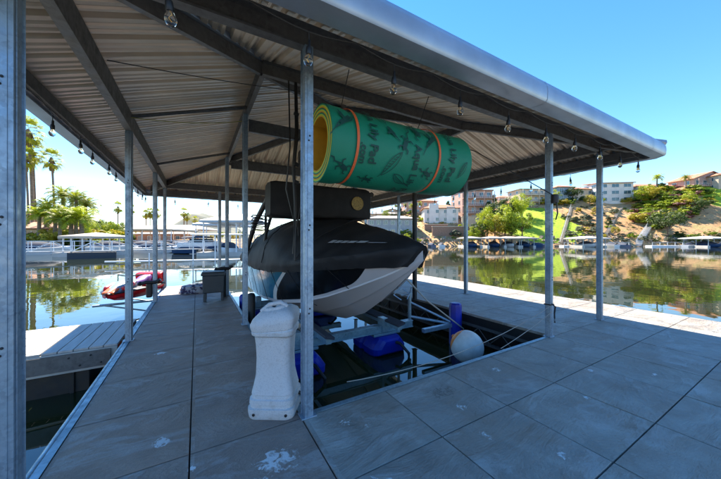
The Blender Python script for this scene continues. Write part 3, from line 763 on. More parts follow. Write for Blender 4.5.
b = MB(); b.tube(pts_sag((-1.0, -2.2, 3.3), (-.95, -.9, 1.5), -.0, 4), .012, 6); b.tube([(-.62, -.4, 3.4), (-.78, -.9, 2.4), (-.80, -1.0, 1.7), (-.8, -1.0, .85)], .014, 6); b.tube([(-.6, -.9, 3.3), (-.74, -1.0, 2.5), (-.88, -1.0, 2.1), (-.86, -1.02, 1.7)], .01, 6)
b.build('tie_strap', M_BLACK, boat)
b = MB()
for s_ in (-1, 1): b.tube([(s_ * .10, -2.98, 1.10), (s_ * .14, -2.9, 1.0), (s_ * .05, -2.95, .93)], .008, 6)
b.tube([(0.0, -2.93, 1.08), (.03, -3.02, 1.02), (0, -2.9, .98)], .018, 8); b.build('bow_eye', M_POST, boat)
b = MB(); b.tube([(BXC + .02, 3.05, .98), (3.1, 3.3, .55), (4.65, 3.9, -.3)], .012, 6); tag(b.build('bow_line', M_ROPE), 'pale rope running from the bow eye down to the right dock edge', 'rope')

hs_ = thing('hanging_strap', 'bundle of black straps hanging from the roof beam just left of the front corner post', 'straps', (1.20, 3.9, 3.7))
b = MB(); b.tube([(0, 0, 0), (.01, -.02, -.7), (-.03, 0, -1.2), (.0, .02, -1.7), (-.01, 0, -2.5)], [.022, .03, .026, .02, .012], 8); b.build('main_strap', M_BLACK, hs_, smooth=60)
b = MB(); b.tube([(-.1, 0, 0), (-.08, 0, -.9), (-.13, .02, -1.5), (-.02, 0, -1.95), (-.04, .0, -2.4)], .011, 6); b.build('loose_strap', M_BLACK, hs_, smooth=60)
for z in (-.45, -.8, -1.15, -1.4): b = MB(); b.box((0, -.03, z), (.07, .03, .05), rot=(0, .3, .2)); b.build('buckle', M_DARK, hs_, bevel=.005)
# ---------------------------------------------------------------- boat lift
lift = thing('boat_lift', 'floating boat lift with bluish steel frame and blue plastic tanks under the boat', 'boat lift', (2.45, 6.0, -.62))
def L(b, name, m=M_FLANGE, smooth=None, bevel=.004): b.v = [(p[0] - 2.45, p[1] - 6.0, p[2] + .62) for p in b.v]; return b.build(name, m, lift, smooth, bevel)
M_BLUEP = mat('blue_tank', (.003, .02, .33), .38, nscale=4, namt=.15)
for x, y0 in ((1.42, 4.1), (3.1, 4.2), (1.42, 7.3), (3.1, 7.3)):
    b = MB(); y1 = y0 + .95
    secs = [(y0, .62), (y0 + .03, .82), (y0 + .10, .96), (y0 + .2, 1), (y0 + .42, 1), (y0 + .47, .93), (y0 + .53, .93), (y0 + .58, 1), (y1 - .1, .97), (y1 - .03, .85), (y1, .65)]
    rows = []
    for y, s_ in secs:
        w, h = .32 * s_, .15 * s_; cz = -.46
        w *= 1.12; h *= 1.1; prof = [(-w, -h), (-w * 1.03, -h * .2), (-w * .86, h * .35), (-w * .62, h), (w * .62, h), (w * .86, h * .35), (w * 1.03, -h * .2), (w, -h)]
        rows.append([(x + p, y, cz + q) for p, q in prof])
    b.grid(rows, close=True); b.add(rows[0], [tuple(range(8))]); b.add(rows[-1], [tuple(range(7, -1, -1))])
    L(b, 'tank', M_BLUEP, None, .02)
    b = MB(); b.tube([(x + .05, y0 + .12, -.40), (x + .12, y0 - .08, -.40), (x + .22, y0 - .2, -.56), (x + .24, y0 - .2, -.9)], .028, 10); L(b, 'air_hose', M_BLACK, 50, 0)
for y in (4.45, 7.7):
    b = MB(); b.ext(1.15, 3.75, y - .05, y + .05, -.24, -.12); b.ext(1.15, 3.75, y - .07, y + .07, -.125, -.113); b.ext(1.15, 3.75, y - .07, y + .07, -.247, -.235); L(b, 'cross_beam')
    for x in (1.42, 3.1):
        b = MB(); b.ext(x - .3, x + .3, y - .1, y + .1, -.292, -.25); b.ext(x - .1, x + .02, y - .09, y + .09, -.24, .02); L(b, 'saddle')
for x in (1.75, 3.12):
    b = MB(); b.box((x, 6.1, -.06), (.09, 4.2, .10)); L(b, 'bunk_beam')
    b = MB(); b.box((x, 6.1, -.0), (.16, 4.3, .04), rot=(0, .25 if x < 2.4 else -.25, 0)); L(b, 'bunk_board', mat('bunk_carpet', (.03, .035, .05), .95))
    for y in (4.45, 5.6, 7.7):
        b = MB(); b.ext(x - .05, x + .05, y - .05, y + .05, -.12, -.02); L(b, 'bunk_bracket')
for x, y, h in ((3.84, 4.6, .36), (1.03, 4.75, .20)):
    b = MB(); b.tube([(x, y, -.25), (x, y, h)], .035, 10); b.lathe([(.05, -.02), (.05, .03), (.02, .04)], 10, (x, y, h)); L(b, 'guide_post', smooth=40, bevel=0)
b = MB(); b.tube([(3.84, 4.6, .2), (4.45, 4.05, -.17)], .022, 8); b.tube([(3.84, 4.6, -.1), (4.5, 4.05, -.22)], .028, 8); b.ext(3.7, 4.66, 4.0, 4.08, -.26, -.19); L(b, 'brace_arm', M_POST, 40, 0)
# blue guide bumper by the right edge
b = MB(); b.lathe([(.125, -.8), (.125, .14), (.118, .19), (.09, .215), (.02, .22)], 8, (0, 0, 0)); o = b.build('blue_bumper_post', M_BLUEP, smooth=30, bevel=.01); o.location = (4.55, 4.02, 0)
tag(o, 'upright blue plastic bumper post at the right edge of the boat slip', 'bumper')
for x, y, h in ((1.0, 6.4, .35), (.98, 7.5, .15)):
    b = MB(); b.lathe([(.085, -.7), (.085, h - .05), (.06, h), (.01, h + .01)], 10); o = b.build('slip_bumper', M_BLUEP if x < 1 else M_BLACK, smooth=40); o.location = (x, y, 0)
    tag(o, 'small blue bumper standing in the slip beside the left walkway' if x < 1 else 'black bumper post in the slip behind the slim left post', 'bumper')

# ---------------------------------------------------------------- buoy
M_BUOY = bpy.data.materials.new('buoy_paint'); M_BUOY.use_nodes = True; nt = M_BUOY.node_tree; bs = nt.nodes['Principled BSDF']
tc = nt.nodes.new('ShaderNodeTexCoord').outputs['Object']; sx = nt.nodes.new('ShaderNodeSeparateXYZ'); nt.links.new(tc, sx.inputs[0])
band = math_(nt, 'GREATER_THAN', math_(nt, 'ADD', sx.outputs[2], math_(nt, 'MULTIPLY', noise_(nt, tc, 3, 2), .01)), .17)
cap2 = math_(nt, 'GREATER_THAN', sx.outputs[2], .235)
cb = mixc(nt, ramp_(nt, noise_(nt, tc, 7, 6, .7), .3, .7), (.55, .53, .50), (.72, .71, .69))
cc = mixc(nt, band, cb, (.75, .22, .02)); nt.links.new(cc, bs.inputs['Base Color']); bs.inputs['Roughness'].default_value = .45
b = MB(); b.lathe([(.285 * math.sin(math.pi * i / 24) + (.001), .285 * -math.cos(math.pi * i / 24)) for i in range(25)], 36); b.lathe([(.03, .27), (.035, .31), (.02, .32)], 10)
o = b.build('mooring_buoy', M_BUOY, smooth=60); o.location = (3.80, 3.12, -.24); o.rotation_euler = (Vector((-.866, .5, 0)) * .75 + Vector((0, 0, .5)) + Vector((.5, .866, 0)) * .85).to_track_quat('Z', 'Y').to_euler()
o.scale = (.9, .9, .9)
tag(o, 'round white and orange mooring buoy floating in the front corner of the slip', 'buoy')
for a, c, sg, lab in (((4.68, 2.30, .48), (1.35, 2.62, .02), .16, 'long pale rope sagging across the front of the slip from the front post'), ((4.70, 2.28, .40), (3.55, 2.36, .03), .02, 'short pale rope slanting from the front post down to the slip edge')):
    b = MB(); b.tube(pts_sag(a, c, sg, 20), .0045, 6); tag(b.build('mooring_rope', M_ROPE), lab, 'rope')
b = MB(); b.tube([(4.67, 2.27, .52), (4.62, 2.2, .5), (4.64, 2.22, .40), (4.6, 2.2, .34), (4.63, 2.21, .26)], .011, 6); b.tube([(4.67, 2.29, .5), (4.77, 2.29, .5), (4.77, 2.38, .5), (4.67, 2.38, .5), (4.67, 2.29, .5)], .009, 6)
tag(b.build('rope_knot', M_BLACK), 'dark knotted rope end tied round the front post near the buoy', 'rope')

# ---------------------------------------------------------------- moulded dock pedestal
M_PED = mat('speckled_plastic', (.58, .58, .58), .6, nscale=90, c2=(.46, .46, .47), bump=.15, bscale=120, contrast=(.3, .5))
_nt = M_PED.node_tree; _b = _nt.nodes['Principled BSDF']; _c = _b.inputs['Base Color'].links[0].from_socket; _t = _nt.nodes.new('ShaderNodeTexCoord').outputs['Object']
_nt.links.new(mixc(_nt, math_(_nt, 'MULTIPLY', ramp_(_nt, noise_(_nt, _t, 5, 8, .7, .5), .52, .68), .45), _c, (.27, .25, .20)), _b.inputs['Base Color'])
PEDS = .95
ped = thing('dock_pedestal', 'waist-high white speckled plastic utility pedestal standing against the front corner post', 'pedestal', (.61, 2.56, 0), R(-32))
def rr(w, d, z, n=8, r=.07, sx_=0):
    out = []
    for cx, cy, a0 in ((w - r, d - r, 0), (-w + r, d - r, 90), (-w + r, -d + r, 180), (w - r, -d + r, 270)):
        for k in range(n): a = R(a0 + 90 * k / (n - 1)); out.append((cx + r * math.cos(a), cy + r * math.sin(a), z))
    return out
rows = [rr(w, d, z) for w, d, z in ((.19, .17, .0), (.195, .175, .01), (.20, .18, .05), (.20, .18, .085), (.186, .166, .09), (.186, .166, .115), (.192, .172, .12), (.19, .17, .155), (.176, .158, .163), (.174, .156, .19), (.178, .16, .196), (.168, .152, .24), (.150, .138, .34), (.145, .133, .48), (.150, .138, .6), (.160, .146, .69))]
b = MB(); b.grid(rows, close=True); b.add(rows[0], [tuple(range(len(rows[0]) - 1, -1, -1))]); b.add(rows[-1], [tuple(range(len(rows[0])))])
b.build('body', M_PED, ped, smooth=35)
rows = [rr(w, d, z) for w, d, z in ((.165, .15, .685), (.176, .16, .69), (.18, .163, .72), (.172, .156, .732), (.178, .162, .738), (.187, .17, .79), (.188, .17, .81), (.17, .155, .85), (.13, .12, .885), (.10, .09, .895), (.09, .08, .915), (.05, .05, .92))]
rows = [[(p[0], p[1], p[2] + (.16 * p[0] + .06 * p[1]) * min(1, max(0, (p[2] - .69) * 12))) for p in r] for r in rows]
b = MB(); b.grid(rows, close=True); b.add(rows[-1], [tuple(range(len(rows[0])))]); lid = b.build('lid', M_PED, ped, smooth=30)
b = MB(); b.tube([(-.12, -.03, .865), (-.05, -.02, .925), (.05, -.02, .945), (.11, -.02, .91)], .02, 8); b.build('handle', M_PED, lid, smooth=60)
b = MB(); b.grid([rr(.181, .164, .682 + q) for q in (0, .002)], close=True); b.build('lid_seam', M_BLACK, ped)
b = MB(); b.tube([(.19, .05, .12), (.26, .08, .05), (.24, .2, .02), (.1, .28, .018), (-.1, .25, .018)], .014, 8); b.build('power_cable', M_BLACK, ped, smooth=60)
for x in (-.13, .14):
    b = MB(); b.lathe([(.012, 0), (.012, .01), (.004, .012)], 10, (x, -.175, .045), M=Matrix.Rotation(R(90), 3, 'X')); b.build('bolt', M_BLACK, ped)

# ---------------------------------------------------------------- things on the walkway
cool = thing('deck_cooler', 'dark grey plastic deck box on four short legs near the end of the walkway', 'deck box', (.36, 7.95, 0), R(-4))
M_GREYP = mat('grey_plastic', (.045, .055, .06), .5, nscale=30, namt=.15, stretch=(1, 1, 8))
b = MB(); b.box((0, 0, .41), (.46, .42, .42), taper=1.06); b.build('body', M_GREYP, cool, bevel=.02)
b = MB(); b.box((0, 0, .655), (.54, .48, .07)); b.box((0, 0, .70), (.50, .44, .03)); b.build('lid', M_GREYP, cool, bevel=.015)
for x in (-.19, .19):
    for y in (-.17, .17):
        b = MB(); b.box((x, y, .1), (.06, .06, .2)); b.build('leg', M_GREYP, cool, bevel=.008)
# folded rug / towels
b = MB()
rows = []
for k, (z0, w, d) in enumerate(((0.0, .40, .3), (.05, .42, .32), (.06, .38, .28), (.12, .40, .3), (.13, .35, .26), (.19, .36, .27), (.22, .25, .18), (.23, .05, .05))):
    rows.append([(w * math.cos(a) * (1 + .18 * noise.noise(Vector((math.cos(a) * 2, math.sin(a) * 2, k * .6)))), d * math.sin(a) * (1 + .18 * noise.noise(Vector((math.cos(a) * 2, math.sin(a) * 2, 5 + k * .6)))), z0 + .03 * noise.noise(Vector((a * 1.5, k, 3)))) for a in [2 * math.pi * i / 28 for i in range(28)]])
b.grid(rows, close=True); b.add(rows[-1], [tuple(range(28))])
o = b.build('towel_pile', mat('patterned_cloth', (.42, .42, .45), .9, nscale=9, c2=(.05, .04, .09), contrast=(.46, .52), bump=.4, bscale=20), smooth=60); o.location = (-.02, 9.35, .0)
tag(o, 'crumpled pile of purple and white patterned cloth beside the deck box', 'cloth pile')
for i, (x, y, z, lab) in enumerate(((-.98, 8.3, .30, 'black rubber bumper strapped to the left post beside the red watercraft'), (.60, 8.25, .55, 'black bumper bracket on the post just right of the deck box'))):
    t = thing('post_bumper', lab, 'bumper', (x, y, z))
    b = MB(); b.box((0, 0, 0), (.12, .12, .34 if i == 0 else 1.0)); b.v = [(p[0], p[1], p[2] - (.0 if i == 0 else .28)) for p in b.v]; b.build('bumper_pad', M_BLACK, t, bevel=.03)
    b = MB(); b.tube([(-.18, -.03, .16), (-.05, -.05, .2), (.12, .0, .18), (.22, -.02, .24)], .04, 8); b.lathe([(.02, -.05), (.06, 0), (.02, .05)], 8, (-.17, -.03, .17)); b.build('bracket', M_BLACK, t, smooth=50)

# red personal watercraft resting on a rack beside the walkway
raft = thing('jet_ski', 'red personal watercraft with grey hood, orange nose and purple seat parked beside the left walkway', 'jet ski', (-1.56, 10.0, -.11), R(-19))
raft.scale = (.76, .76, .76)
M_RED = mat('red_gelcoat', (.58, .012, .02), .25, nscale=4, namt=.2); M_RG = mat('grey_panel', (.26, .34, .42), .35); M_PUR = mat('purple_vinyl', (.13, .05, .28), .5); M_ORG = mat('orange_panel', (.85, .14, .02), .35); M_BLK = mat('black_trim', (.015, .015, .02), .4)
JS = [(-1.38, .03, .34, .30, .03), (-1.25, .20, .36, .20, .10), (-1.0, .38, .38, .10, .2), (-.6, .52, .38, .02, .3), (0, .58, .36, -.03, .38), (.7, .58, .34, -.03, .40), (1.25, .54, .33, 0, .38)]
b = MB(); rows = []
for y, w, zg, zk, wc in JS: rows.append([(-w, y, zg), (-w * .93, y, zg - .12), (-wc, y, zk + .08), (0, y, zk), (wc, y, zk + .08), (w * .93, y, zg - .12), (w, y, zg)])
b.grid(rows); b.add(rows[-1], [tuple(range(7))]); b.add(rows[0], [tuple(range(6, -1, -1))]); b.build('hull', M_RED, raft, smooth=40)
b = MB(); rows = []
for y, w, zg, zk, wc in JS: rows.append([(-w - .02, y, zg - .02), (-w - .03, y, zg + .02), (-w * .8, y, zg + .05), (w * .8, y, zg + .05), (w + .03, y, zg + .02), (w + .02, y, zg - .02)])
b.grid(rows); b.build('bumper_rail', M_BLK, raft, smooth=40)
b = MB(); rows = []
for y, w, h in ((-1.33, .06, .40), (-1.15, .20, .47), (-.9, .30, .56), (-.6, .34, .64), (-.35, .32, .70), (-.15, .24, .70)): rows.append([(-w, y, .38), (-w * .95, y, h - .08), (-w * .5, y, h), (0, y, h + .02), (w * .5, y, h), (w * .95, y, h - .08), (w, y, .38)])
b.grid(rows); b.add(rows[-1], [tuple(range(7))]); b.add(rows[0], [tuple(range(6, -1, -1))]); b.build('hood', M_RG, raft, smooth=50)
b = MB(); b.box((0, -1.17, .43), (.34, .34, .08), rot=(.35, 0, 0)); b.build('nose_panel', M_ORG, raft, bevel=.03)
b = MB(); b.box((-.27, -.75, .52), (.14, .55, .16), rot=(.2, .3, .1)); b.box((.27, -.75, .52), (.14, .55, .16), rot=(.2, -.3, -.1)); b.build('side_fairing', M_RED, raft, bevel=.05)
b = MB(); rows = []
for y, w, h in ((-.2, .13, .62), (.1, .17, .60), (.5, .19, .62), (.7, .19, .70), (1.1, .18, .72), (1.22, .14, .66)): rows.append([(-w * 1.1, y, .38), (-w, y, h - .06), (-w * .6, y, h), (w * .6, y, h), (w, y, h - .06), (w * 1.1, y, .38)])
b.grid(rows); b.add(rows[-1], [tuple(range(6))]); b.build('seat', M_PUR, raft, smooth=50)
b = MB(); b.tube([(-.38, -.1, .84), (-.2, -.18, .82), (0, -.22, .80), (.2, -.18, .82), (.38, -.1, .84)], .022, 8); b.tube([(0, -.25, .66), (0, -.21, .82)], .05, 8); b.build('handlebar', M_BLK, raft, smooth=60)
b = MB(); b.box((-.42, .55, .46), (.2, 1.3, .14), rot=(0, .15, 0)); b.box((.42, .55, .46), (.2, 1.3, .14), rot=(0, -.15, 0)); b.box((0, 1.2, .58), (.95, .3, .42), rot=(.25, 0, 0)); b.build('rear_body', M_RED, raft, bevel=.07)

rk_ = thing('ski_rack', 'steel arms carrying the red watercraft out from the walkway', 'rack', (-.93, 10.1, -.16))
for y in (9.5, 10.8):
    b = MB(); b.tube([(0, y - 10.1, 0), (-1.32, y - 10.2, 0)], .03, 8); b.tube([(0, y - 10.1, -.33), (-1.17, y - 10.1, -.01)], .02, 8); b.build('arm', M_POST, rk_, smooth=50)

# ---------------------------------------------------------------- narrow finger dock on the left
fd = thing('finger_dock', 'low finger dock with grey composite planks joining the walkway from the left', 'finger dock', (-.97, 6.0, 0))
M_PLANK = mat('composite_plank', (.42, .40, .38), .6, nscale=3, namt=.12, stretch=(6, 1, 1), bump=.15, bscale=40)
b = MB(); x = -1.0
while x > -9.0:
    b.ext(x - .148 + .97, x + .97, -.69, .80, -.032, -.004); x -= .157
b.build('planks', M_PLANK, fd, bevel=.004)
b = MB(); b.ext(-8.1, -.03, -.70, -.66, -.31, -.035); b.ext(-8.1, -.03, .77, .81, -.31, -.035); b.ext(-8.1, -.03, -.715, -.70, -.19, -.17); b.build('fascia', mat('pale_fascia', (.46, .45, .42), .55, nscale=3, namt=.15), fd, bevel=.004)
b = MB(); b.box((-.55, -.72, -.16), (.9, .02, .22)); b.build('joint_plate', M_BEAM, fd)
for k in range(7):
    b = MB(); b.lathe([(.012, 0), (.012, .008), (.003, .012)], 8, (-.2 - k * .11 if k < 4 else -.95, -.73, -.10 if k % 2 else -.22), M=Matrix.Rotation(R(90), 3, 'X')); b.build('bolt', M_DARK, fd)
b = MB(); b.ext(-8.0, -.35, -.6, .7, -.95, -.32)
for k in range(14): b.ext(-.5 - k * .55 - .05, -.5 - k * .55, -.63, -.6, -.95, -.33)
b.build('float', M_FLOAT, fd, bevel=.01)

# ---------------------------------------------------------------- foliage, palms
def leaf_mat(name, c1, c2, tr=.42, sc_=.6):
    m = bpy.data.materials.new(name); m.use_nodes = True; nt = m.node_tree; b = nt.nodes['Principled BSDF']
    tc = nt.nodes.new('ShaderNodeTexCoord').outputs['Object']
    f = ramp_(nt, noise_(nt, tc, sc_, 4, .7), .35, .65)
    g = nt.nodes.new('ShaderNodeNewGeometry')
    r2 = math_(nt, 'ADD', math_(nt, 'MULTIPLY', g.outputs['Random Per Island'], .6), math_(nt, 'MULTIPLY', f, .4))
    c = mixc(nt, r2, c1, c2)
    nt.links.new(c, b.inputs['Base Color']); b.inputs['Roughness'].default_value = .55
    t = nt.nodes.new('ShaderNodeBsdfTranslucent'); nt.links.new(c, t.inputs[0]); mx = nt.nodes.new('ShaderNodeMixShader'); mx.inputs[0].default_value = tr
    out = nt.nodes['Material Output']; nt.links.new(b.outputs[0], mx.inputs[1]); nt.links.new(t.outputs[0], mx.inputs[2]); nt.links.new(mx.outputs[0], out.inputs[0]); return m
LM = {'dark': leaf_mat('leaf_dark', (.035, .065, .012), (.10, .15, .02)), 'mid': leaf_mat('leaf_mid', (.11, .18, .010), (.30, .38, .02)),
      'lime': leaf_mat('leaf_lime', (.25, .33, .010), (.50, .54, .025)), 'sage': leaf_mat('leaf_sage', (.10, .12, .07), (.20, .22, .13)),
      'gold': leaf_mat('leaf_gold', (.28, .24, .015), (.52, .43, .03)), 'pink': leaf_mat('leaf_pink', (.10, .10, .03), (.38, .12, .16)),
      'palm': leaf_mat('leaf_palm', (.13, .18, .012), (.42, .44, .03), .5, .3)}
M_BARK = mat('bark', (.17, .12, .08), .9, nscale=6, namt=.4, bump=.4, bscale=10)
M_PBARK = mat('palm_bark', (.22, .165, .12), .9, nscale=3, namt=.35, stretch=(1, 1, 6), bump=.4, bscale=6)
def leaf(b, c, s_, nrm, r):
    n = Vector(nrm).normalized(); a = n.orthogonal().normalized(); a.rotate(Matrix.Rotation(r.uniform(0, 6.28), 3, n)); d = n.cross(a)
    L_ = s_ * r.uniform(.7, 1.3); w = L_ * r.uniform(.35, .6)
    b.add([c - a * L_ * .5, c + d * w * .5 + n * w * .1, c + a * L_ * .5, c - d * w * .5 + n * w * .1], [(0, 1, 2, 3)])
def crown(seed, rx, rz, clumps, per, s_, base=0.0, shape='round'):
    r = random.Random(seed); b = MB(); cl = []
    for i in range(clumps):
        while True:
            p = Vector((r.uniform(-1, 1), r.uniform(-1, 1), r.uniform(-1, 1)))
            if .25 < p.length < 1: break
        if shape == 'dome' and p.z < 0: p.z *= .5
        if shape == 'cone': k = (1 - (p.z + 1) / 2) * .9 + .12; p.x *= k; p.y *= k
        R_ = r.uniform(.22, .42) * (1 if shape != 'cone' else .7)
        cl.append((Vector((p.x * rx, p.y * rx, base + rz * (1 + p.z))), R_))
    for c, R_ in cl:
        for _ in range(per):
            q = Vector((r.gauss(0, 1), r.gauss(0, 1), r.gauss(0, 1))).normalized() * r.uniform(.55, 1.08)
            pos = c + Vector((q.x * R_ * rx, q.y * R_ * rx, q.z * R_ * rz * .8))
            leaf(b, pos, s_, q + Vector((0, 0, .4)) + Vector((r.uniform(-.6, .6),) * 3), r)
    return b, cl
def proto_tree(seed, h, rx, mk, shape='round', clumps=40, per=70, s_=.46):
    tr = h * .28; b, cl = crown(seed, rx, (h - tr) / 2, clumps, per, s_, tr, shape)
    r = random.Random(seed)
    t = MB(); t.tube([(0, 0, -.3), (.05, .02, tr * .6), (.0, .05, tr * 1.2), (.1, 0, h * .7)], [h * .028, h * .022, h * .018, h * .006], 8)
    for c, R_ in cl[:9]: t.tube([(0, 0, tr * r.uniform(.7, 1.3)), tuple(c * .5 + Vector((0, 0, tr * .5))), tuple(c)], [h * .012, h * .008, h * .003], 5)
    return (b.mesh('crown', LM[mk]), t.mesh('trunk', M_BARK, smooth=60))
def proto_shrub(seed, h, rx, mk, clumps=16, per=52, s_=.34):
    b, cl = crown(seed, rx, h / 2, clumps, per, s_, -.05, 'dome'); return b.mesh('shrub', LM[mk])
def proto_fanpalm(seed, h, lean=0.0, cs=1.0):
    r = random.Random(seed); t = MB(); top = Vector((lean * h, 0, h))
    P = [Vector((lean * h * (i / 8) ** 1.6, .0, h * i / 8)) for i in range(9)]; P[0].z = -.4
    t.tube(P, [.26, .2, .17, .16, .15, .15, .15, .15, .17], 8)
    b = MB(); n = 34
    for i in range(n):
        az = i * 2.399 + r.uniform(-.2, .2); el = R(75) - (i / n) * R(140) + r.uniform(-.1, .1)
        d = Vector((math.cos(az) * math.cos(el), math.sin(az) * math.cos(el), math.sin(el))); Ls = (.9 + .2 * r.random()) * cs
        c = top + d * Ls; c.z -= .1
        side = d.cross(Vector((0, 0, 1))).normalized(); upv = side.cross(d)
        b.add([top, top + side * .03, c + side * .03, c], [(0, 1, 2, 3)])
        for k in range(-6, 7):
            a = k / 6 * R(80); dd = (d * math.cos(a) + side * math.sin(a)).normalized(); Lf = (.95 - .25 * abs(k) / 6) * cs * r.uniform(.85, 1.1)
            tip = c + dd * Lf + Vector((0, 0, -.35 * Lf)); mid = c + dd * Lf * .6 + Vector((0, 0, -.06)); w = dd.cross(upv).normalized() * .05 * cs
            b.add([c, mid + w, tip, mid - w], [(0, 1, 2, 3)])
    k_ = MB()
    for i in range(26):
        az = r.uniform(0, 6.28); z = r.uniform(-1.5, -.1) * cs; rr_ = .28 + .12 * (z + 1.5)
        p = top + Vector((math.cos(az) * .15, math.sin(az) * .15, z + .3)); q = top + Vector((math.cos(az) * rr_ * 1.2, math.sin(az) * rr_ * 1.2, z - .45)); w = Vector((-math.sin(az), math.cos(az), 0)) * .12
        k_.add([p - w, p + w, q + w, q - w], [(0, 1, 2, 3)])
    return (b.mesh('crown', LM['palm']), t.mesh('trunk', M_PBARK, smooth=60), k_.mesh('dry_skirt', mat('dry_frond', (.25, .17, .09), .9)))
def proto_featherpalm(seed, h, mk='palm', cs=1.0):
    r = random.Random(seed); t = MB(); top = Vector((.02 * h, 0, h))
    t.tube([(0, 0, -.4), (0, 0, h * .5), tuple(top)], [.28, .2, .17], 9)
    b = MB(); n = 26
    for i in range(n):
        az = i * 2.399 + r.uniform(-.2, .2); el = R(80) - (i / n) * R(95); Lf = (1.9 + .4 * r.random()) * cs
        h0 = Vector((math.cos(az), math.sin(az), 0)); pts = []
        for k in range(11):
            u = k / 10; e = el - u * u * R(95); 
            pts.append((pts[-1] if pts else top) + (h0 * math.cos(e) + Vector((0, 0, math.sin(e)))) * (Lf / 10 if k else 0))
        side = Vector((-math.sin(az), math.cos(az), 0))
        b.tube(pts, [.03] * 8 + [.015] * 3, 3)
        for k in range(1, 11):
            for f in (0, .5):
                p = pts[k - 1].lerp(pts[k], f); d = (pts[k] - pts[k - 1]).normalized(); ll = .62 * cs * (math.sin(math.pi * (k + f) / 11.5) ** .5)
                for s_ in (-1, 1):
                    tip = p + side * s_ * ll * .8 + d * ll * .45 + Vector((0, 0, -.35 * ll)) + Vector((0, 0, r.uniform(-.08, .08)))
                    b.add([p, p + d * .09 * cs, tip], [(0, 1, 2)])
    return (b.mesh('crown', LM[mk]), t.mesh('trunk', M_PBARK, smooth=60))
PT = {'broad': proto_tree(1, 9, 3.6, 'mid'), 'lime': proto_tree(2, 9, 3.4, 'lime'), 'dark': proto_tree(3, 8, 3.2, 'dark'), 'tall': proto_tree(4, 13, 3.4, 'lime', 'round', 48, 70), 'pine': proto_tree(5, 9, 2.4, 'dark', 'cone', 44, 60, .4),
      'loose': proto_tree(6, 7, 2.6, 'gold', 'round', 28, 60), 'open': proto_tree(7, 6, 3.0, 'dark', 'dome', 30, 60)}
PS = {k: [proto_shrub(20 + i + j * 7, 1.7, 1.3, k) for j in range(2)] for i, k in enumerate(('dark', 'mid', 'lime', 'sage', 'gold', 'pink'))}
PF = {'fan1': proto_fanpalm(30, 9.0, .0), 'fan2': proto_fanpalm(31, 12.0, .05, 1.05), 'fan3': proto_fanpalm(32, 6.0, -.02, .9)}
PQ = {'feather1': proto_featherpalm(40, 5.0), 'feather2': proto_featherpalm(41, 6.5), 'feather3': proto_featherpalm(42, 4.0, 'lime')}
def place(kind, l, d, s_, label, group=None, z=None, rz=None, sz=1.0, cat=None):
    meshes = PT.get(kind) or PF.get(kind) or PQ.get(kind)
    nm = {'T': 'leafy_tree', 'F': 'fan_palm', 'Q': 'feather_palm'}['T' if kind in PT else ('F' if kind in PF else 'Q')]
    x, y = W(l, d); t = thing(nm, label, cat or ('tree' if kind in PT else 'palm tree'), (x, y, ground(l, d) if z is None else z), rnd.uniform(0, 6.28) if rz is None else rz, group)
    t.scale = (s_, s_, s_ * sz)
    for me in meshes:
        o = bpy.data.objects.new(me.name.split('.')[0], me); col.objects.link(o); o.parent = t
    return t
def shrub(k, l, d, s_, label, group, sz=1.0):
    x, y = W(l, d); o = bpy.data.objects.new('shrub', rnd.choice(PS[k])); col.objects.link(o); o.location = (x, y, ground(l, d) - .05); o.rotation_euler = (0, 0, rnd.uniform(0, 6.28)); o.scale = (s_, s_, s_ * sz)
    return tag(o, label, 'shrub', group)

# ---------------------------------------------------------------- houses
M_PLAS = {'white': mat('stucco_white', (.66, .65, .62), .85, nscale=.8, namt=.06), 'cream': mat('stucco_cream', (.55, .46, .36), .85, nscale=.8, namt=.08), 'pink': mat('stucco_pink', (.50, .33, .27), .85, nscale=.8, namt=.08), 'grey': mat('stucco_grey', (.34, .35, .36), .8, nscale=.8, namt=.08), 'brown': mat('block_brown', (.28, .17, .12), .85, nscale=3, namt=.15), 'blue': mat('siding_blue', (.22, .32, .42), .7, nscale=.8, namt=.1)}
M_TILE = mat('roof_tile', (.42, .20, .11), .8, nscale=1.2, c2=(.30, .14, .08), bump=.5, bscale=3); M_SHING = mat('roof_grey', (.26, .24, .23), .85, nscale=1.5, namt=.2)
M_PANE = mat('window_pane', (.03, .09, .12), .08, spec=.8); M_FRAME = mat('window_frame', (.7, .7, .68), .5); M_RAIL = mat('white_rail', (.7, .7, .7), .5)
WF = {}
def win_mesh(w, h):
    k = (round(w, 2), round(h, 2))
    if k not in WF:
        f = MB(); t_ = .08
        f.ext(-w / 2, w / 2, -.06, .05, -h / 2, -h / 2 + t_); f.ext(-w / 2, w / 2, -.06, .05, h / 2 - t_, h / 2); f.ext(-w / 2, -w / 2 + t_, -.06, .05, -h / 2 + t_, h / 2 - t_); f.ext(w / 2 - t_, w / 2, -.06, .05, -h / 2 + t_, h / 2 - t_)
        f.ext(-.03, .03, -.05, .04, -h / 2 + t_, h / 2 - t_)
        p = MB(); p.ext(-w / 2 + t_, w / 2 - t_, -.02, .02, -h / 2 + t_, h / 2 - t_); WF[k] = (f.mesh('window', M_FRAME), p.mesh('pane', M_PANE))
    return WF[k]
